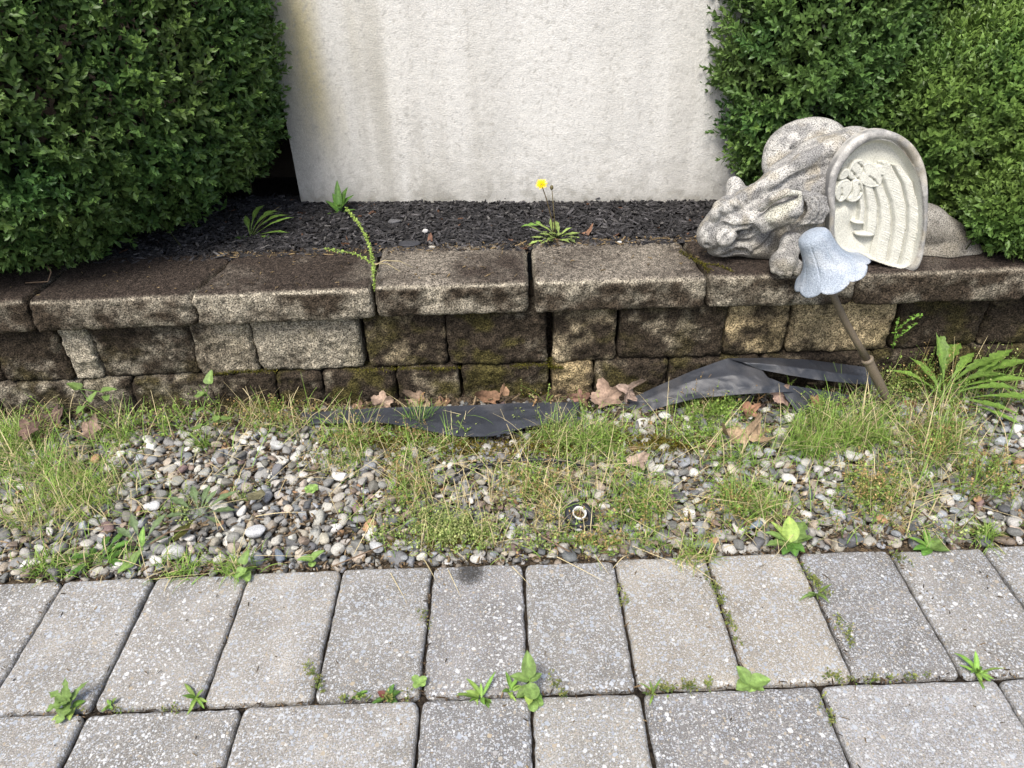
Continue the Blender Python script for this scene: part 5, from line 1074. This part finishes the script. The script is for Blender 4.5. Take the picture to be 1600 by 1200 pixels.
for k_, (u, v, h_, lab) in enumerate([(852, 650, .085, 'tall thin seed spike standing before the dark joint of the wall'), (725, 690, .06, 'slim green seed spike left of the middle, before the weed barrier'), (828, 655, .055, 'short brownish seed spike beside the taller one at mid wall'), (1225, 620, .075, 'thin green stem crossing the weed barrier flap'), (1395, 560, .08, 'fine branching weed just right of the garden light pole'), (1180, 640, .07, 'reddish dry stem in front of the crumpled weed barrier'), (655, 640, .05, 'short curled dry spike at the foot of the mossy block')]):
    o = G(u, v, .0); o[1] = min(o[1], 1.42); spike('seed_spike', [[o, o+np.array([.004, 0, h_*.5]), o+np.array([R_(-.01, .02), -.003, h_])], [o+np.array([.003, 0, h_*.4]), o+np.array([.018, -.004, h_*.7])]], lab, 'weed', .0042, YG*.9 if k_ not in (2, 5, 6) else RUST*1.2, 700)
# weed on the wall face at right
spike('wall_weed', [[P(1395, 545, 1.42), P(1400, 515, 1.425), P(1405, 495, 1.43)], [P(1400, 515, 1.425), P(1425, 497, 1.425), P(1442, 492, 1.42)], [P(1398, 530, 1.42), P(1420, 515, 1.42), P(1432, 505, 1.42)]], 'small leafy weed clinging to the almost black wall block', 'weed', .008, GREEN*1.2, 350)
# heart-leaved vines
def vine(u, v, pts_, label):
    o = G(u, v, .0); root = thing('bindweed_vine', o, label, 'weed', 'heart-leaved vines by the wall'); st_ = [o]
    for (a_, c_, Y, az, el, l) in pts_:
        p = P(a_, c_, Y); b = MB(); leaf(b, p, math.radians(az), math.radians(el), l, l*.78, 'heart', .4, .3, col=BRT*.85); b.build('leaf', M_leaf, root); st_.append(p)
    b = MB(); tube(b, st_, [.0011]*len(st_), 6, GREEN); b.build('stem', M_leaf, root)
vine(335, 672, [(345, 655, 1.33, 20, -10, .026), (315, 665, 1.33, 200, -20, .028), (338, 650, 1.35, 280, -10, .024), (318, 638, 1.37, 240, 10, .022), (322, 618, 1.39, 200, 20, .026), (326, 600, 1.395, 80, 50, .034), (316, 612, 1.39, 250, -25, .026)], 'climbing vine with a column of heart leaves before the left wall')
vine(130, 665, [(130, 635, 1.36, 260, 0, .026), (140, 628, 1.38, 60, 40, .028), (125, 608, 1.40, 160, 25, .036), (158, 612, 1.40, 10, 10, .034), (165, 618, 1.40, 300, -10, .024)], 'vine with three heart leaves before the pale narrow block at left')
# yellow flower
fb = G(866, 378, .30); fl = thing('yellow_dandelion', fb, 'dandelion with one yellow flower and a bud standing in the mulch', 'flower')
for k in range(32):
    az = R_(-70, 250) if k > 3 else (5, 15, 165, 175)[k]; b = MB(); leaf(b, fb+np.array([R_(-.012, .03), R_(-.01, .01), 0]), math.radians(az), math.radians(R_(15, 60)), R_(.045, .085), R_(.012, .019), 'spoon', R_(.5, 1.2), .3, random.choice([3, 4, 4]), np.array([.20, .27, .07])*R_(.6, 1.1)); b.build('leaf', M_leaf, fl)
b = MB(); leaf(b, P(842, 352, 1.72), math.radians(190), math.radians(10), .045, .02, 'maple', .3, col=GREEN*.9); leaf(b, P(842, 352, 1.72), math.radians(100), math.radians(20), .02, .012, 'ovate', .3, col=GREEN*.9); b.build('leaf', M_leaf, fl)
hd = P(846, 288, 1.665); bd = P(862, 293, 1.675); s0 = fb
b = MB(); tube(b, [s0, lerp(s0, hd, .4)+np.array([.006, 0, 0]), lerp(s0, hd, .75)+np.array([.004, 0, 0]), hd], [.0014, .0013, .0012, .0012], 8, (.10, .075, .035)); b.build('stem', M_leaf, fl)
b = MB(); tube(b, [s0+np.array([.004, 0, 0]), lerp(s0, bd, .5)+np.array([.003, 0, 0]), bd], [.0013, .0012, .0010], 8, (.11, .09, .04)); b.build('stem', M_leaf, fl)
b = MB(); V, F = I2, F2; b.add(bd+V*np.array([.0042, .0042, .0058]), F, (.13, .11, .05)); b.build('bud', M_leaf, fl)
fa = norm(np.array([-.15, -.62, .75])); fx = norm(np.cross(fa, [0, 1, .2])); fy = np.cross(fa, fx); b = MB()
for ring, (n, l, e) in enumerate(((20, .0125, .15), (18, .0105, .4), (14, .008, .75), (8, .005, 1.1))):
    for k in range(n):
        a_ = 2*math.pi*(k+ring*.5)/n+R_(-.08, .08); rd = fx*math.cos(a_)+fy*math.sin(a_); tg = -fx*math.sin(a_)+fy*math.cos(a_); d = rd*math.cos(e)+fa*math.sin(e); L2 = l*R_(.9, 1.1); w_ = .0021
        q = hd+rd*.001; V = np.array([q-tg*w_*.4, q+tg*w_*.4, q+d*L2*.6+tg*w_*.6, q+d*L2+tg*w_*.3-fa*.0006, q+d*L2-tg*w_*.3-fa*.0006, q+d*L2*.6-tg*w_*.6]); b.add(V, [np.array([[0, 1, 2, 5], [5, 2, 3, 4]])], np.array([.86, .62, .01])*R_(.85, 1.05))
b.build('flower_head', M_leaf, fl)
b = MB(); b.add(hd-fa*.003+I2*np.array([.004, .004, .004]), F2, (.12, .13, .04)); b.build('flower_base', M_leaf, fl)

# ------------------------------------------------------------------ dead leaves
def deadleaf(u, v, Y, size, label, curl=.6, nrm=(0, -.4, 1), rot=0., lobes=5, col=(.33, .185, .10), asp=1., z=None):
    g_ = sum(col)/3; col = tuple(.82*(c_*.8+g_*.2) for c_ in col); size = size*.9
    o = G(u, v, z) if z is not None else P(u, v, Y); nn_ = norm(np.array(nrm, float)); x = norm(np.cross([0, 1, .3], nn_)); y_ = np.cross(nn_, x); c_, s_ = math.cos(rot), math.sin(rot); x, y_ = x*c_+y_*s_, -x*s_+y_*c_
    nr, na = 12, 72; th = np.arange(na)*2*np.pi/na; rr = .55+.45*np.abs(np.cos(th*lobes/2))**1.4 + .10*np.abs(np.sin(th*lobes*2.5)); rr *= .85+.3*vn(np.c_[np.cos(th)*2, np.sin(th)*2, th*0+u], 3); rr *= 1-.35*np.exp(-((th-4.7)/.4)**2)
    V = [np.zeros(3)]; C = [np.array(col)*1.2]; ph = R_(0, 6)
    for k in range(1, nr+1):
        r = k/nr; X = np.cos(th)*rr*r*size*asp; Y_ = np.sin(th)*rr*r*size; W_ = curl*size*(1.0*(X/size)**2*1.1 - .55*(Y_/size)**2 + .30*r*r*np.sin(th*3+ph) + .16*r*np.sin(th*lobes+ph*2)+.12*(vn(np.c_[X*60, Y_*60, X*0+v], 9)-.5))
        V += list(X[:, None]*x+Y_[:, None]*y_+W_[:, None]*nn_); C += list(np.array(col)[None]*(.72+.55*vn(np.c_[X*110, Y_*110, X*0], 5))[:, None]*(1.15-.25*(np.abs(np.sin(th*lobes/2)) < .12)[:, None]))
    i = np.arange(na); j = (i+1) % na; F = [np.stack([np.zeros(na, int), 1+i, 1+j], 1)]; F4 = np.concatenate([np.stack([1+k*na+i, 1+(k+1)*na+i, 1+(k+1)*na+j, 1+k*na+j], 1) for k in range(nr-1)])
    V = np.array(V)+o; lo = o[2]-.012 if z is None else z-.004; V[:, 2] = np.maximum(V[:, 2], lo)
    b = MB(); b.add(V, [F[0], F4], np.array(C)); return tag(b.build('dead_leaf', M_dry, origin=o), label, 'dead leaf', 'dead brown leaves')
TANL = (.40, .27, .17); PNK = (.42, .29, .20)
deadleaf(598, 628, 1.415, .030, 'pale curled dead leaf at the left end of the black weed barrier strip', .7, (.1, -.9, .5), .4, col=PNK)
deadleaf(560, 640, 1.405, .022, 'small crumpled dead leaf at the left tip of the weed barrier strip', .8, (0, -.7, .7), 1.2, col=(.34, .2, .12))
deadleaf(655, 626, 1.425, .028, 'pinkish brown leaf standing behind the weed barrier strip', .5, (-.2, -.9, .5), 2.2, col=TANL, asp=1.4)
deadleaf(692, 630, 1.42, .020, 'torn brown leaf scrap behind the weed barrier strip, left of the wall joint', .7, (.2, -.9, .3), .9, col=(.30, .17, .09))
deadleaf(762, 620, 1.42, .026, 'brown pointed leaf leaning on the wall under the mossy block', .4, (.1, -.95, .3), 2.8, 3, col=(.30, .16, .08), asp=1.5)
deadleaf(786, 612, 1.40, .024, 'narrow rust-brown leaf standing upright against the wall', .5, (.5, -.85, .1), .5, 3, col=(.36, .20, .10), asp=.5)
deadleaf(948, 622, 1.39, .044, 'largest brown leaf, leaning at the left end of the crumpled weed barrier', .35, (0, -.9, .45), .6, col=(.38, .25, .17))
deadleaf(983, 612, 1.385, .034, 'folded pale brown leaf overlapping the largest one', .8, (.6, -.75, .3), 1.9, col=(.40, .28, .21))
deadleaf(908, 622, 1.40, .028, 'reddish brown crumpled leaf left of the largest one', .8, (-.3, -.8, .5), 2.6, col=(.27, .14, .09))
deadleaf(1150, 683, 0, .030, 'tan curled leaf on the grass right of centre, left half of a pair', .8, (0, -.3, 1), .2, 4, (.44, .30, .17), 1.5, z=.022)
deadleaf(1185, 680, 0, .026, 'tan curled leaf on the grass right of centre, right half of a pair', .9, (.2, -.4, 1), 1.9, 4, (.46, .31, .17), 1.2, z=.026)
deadleaf(998, 722, 0, .028, 'pinkish curled leaf on the gravel below the largest brown leaf', 1.1, (.3, -.6, .6), 1.2, 3, (.42, .30, .22), .7, z=.028)
deadleaf(1170, 643, 1.34, .026, 'brown leaf half buried in grass before the crumpled weed barrier', .7, (0, -.5, .8), .4, col=(.34, .17, .09))
deadleaf(1222, 618, 1.36, .026, 'pinkish leaf under the weed barrier flap', .6, (.1, -.8, .5), 1.4, col=(.36, .23, .17))
deadleaf(1275, 628, 1.35, .022, 'orange brown leaf beside the pole of the garden light', .6, (0, -.7, .6), 2.4, col=(.38, .2, .1))
deadleaf(1322, 632, 1.35, .024, 'purplish brown dead leaf at the foot of the garden light', .7, (0, -.5, .8), .8, col=(.14, .075, .06))
deadleaf(1425, 632, 1.36, .024, 'rust brown leaf just right of the foot of the garden light', .7, (.2, -.6, .7), 1.8, col=(.30, .13, .07))
deadleaf(80, 655, 1.40, .034, 'dark pinkish leaf lying at the foot of the wall at the far left', .5, (0, -.6, .8), .3, col=(.19, .12, .10), asp=1.6)
deadleaf(140, 672, 1.34, .034, 'pale tan leaf under grass at the left foot of the wall', .5, (0, -.4, .9), 1.3, col=(.30, .20, .14))
deadleaf(45, 672, 1.33, .030, 'brown leaf under the tall grass at the left border', .5, (0, -.4, .9), 2.3, col=(.20, .12, .09))
deadleaf(408, 770, 0, .013, 'olive curled leaf husk on the gravel right of the flat rosette', 1.0, (-.4, -.5, .7), .6, 3, (.22, .20, .10), 2.0, z=.03)
deadleaf(915, 366, 0, .012, 'small rust leaf in the mulch right of the yellow flower', .6, (0, -.3, 1), .6, 3, (.30, .15, .08), 1.6, z=.312)
deadleaf(672, 376, 0, .012, 'tiny rust leaf scrap in the mulch above the middle coping joint', .6, (0, -.3, 1), 1.6, 3, (.25, .12, .07), 1.2, z=.312)
# flat things in the mulch
for (u, v, q, c, fl_, lab) in [(640, 381, .022, (.035, .036, .042), .25, 'flat dark slate lying in the mulch behind the coping'), (617, 346, .016, (.10, .10, .105), .35, 'flat grey stone in the mulch left of the white pebble'), (664, 361, .0065, (.55, .54, .52), .8, 'small white pebble in the middle of the mulch'), (675, 386, .0075, (.45, .42, .36), .6, 'cream pebble beside the flat dark slate'), (968, 378, .0045, (.5, .5, .48), .8, 'tiny white pebble in the mulch right of the yellow flower')]:
    p = G(u, v, .313); V, F = stoneshape(int(u)); b = MB(); b.add(V*np.array([q*1.2, q*.8, q*fl_])+p, F, np.array(c)*(.85+.3*fbm(V*3, 2))[:, None]); tag(b.build('pebble', M_pebble), lab, 'stone', 'stones in the mulch')
# twigs
for (pts_, r, lab) in [([G(40, 442, .318), G(75, 440, .325), G(80, 425, .34), G(72, 412, .35)], .0014, 'bare curling root hanging under the left shrub onto the coping'), ([G(823, 815, .02), G(850, 840, .022), G(890, 862, .02)], .0018, 'crooked brown twig on the gravel below the black pipe collar'), ([G(235, 850, .02), G(262, 832, .026), G(300, 826, .024)], .0016, 'curved brown twig left of the dark curled leaf'), ([G(520, 885, .014), G(575, 862, .02), G(610, 848, .02)], .0013, 'thin straight twig lying by the paving edge'), ([G(1490, 905-60, .02), G(1440, 800, .03)], .0012, 'thin dry stick in the gravel at right')]:
    b = MB(); tube(b, pts_, [r]*len(pts_), 7, (.17, .12, .08)); tag(b.build('twig', M_bark), lab, 'twig')
# black pipe collar
pc = G(905, 803, .022); ax_ = norm(np.array([.10, -.34, 1])); e1 = norm(np.cross(ax_, [0, 1, 0])); e2 = np.cross(ax_, e1); cp = thing('pipe_collar', pc, 'black plastic pipe collar with a white ring lying in the gravel', 'pipe fitting')
def ringm(prof, ex=1., n=64, col=(.02, .022, .026), jag=0):
    a_ = np.arange(n)*2*np.pi/n; V = np.concatenate([pc + ax_*z_ + (np.cos(a_)[:, None]*e1*ex+np.sin(a_)[:, None]*e2)*(r + jag*np.cos(a_-2.3)**2*(np.cos(a_-2.3) > 0))[:, None] if True else 0 for r, z_ in prof]); i = np.arange(n); j = (i+1) % n
    F = np.concatenate([np.stack([k*n+i, k*n+j, (k+1)*n+j, (k+1)*n+i], 1) for k in range(len(prof)-1)]); mb = MB(); mb.add(V, F, col); return mb
ringm([(.0125, -.004), (.0135, .004), (.022, .0045), (.0262, .002), (.027, -.004), (.0265, -.02)], jag=.007).build('flange', M_plastic, cp)
ringm([(.0105, -.012), (.0105, .005), (.0112, .0065), (.0130, .0065), (.0134, .005), (.0134, 0)], col=(.68, .68, .64)).build('white_ring', M_plastic, cp)
ringm([(.0001, -.004), (.006, -.003), (.0105, -.005)], col=(.11, .07, .04)).build('soil_plug', M_soil, cp)
# buried black edging
b = MB(); tube(b, [G(718, 738, .014), G(745, 727, .020), G(790, 722, .022), G(840, 718, .024), G(885, 720, .022), G(912, 730, .015)], [.005]*6, 12, (.02, .02, .022)); tag(b.build('black_edging', M_plastic), 'thin black plastic edging curving out of the gravel below the weed barrier', 'garden edging')
#END
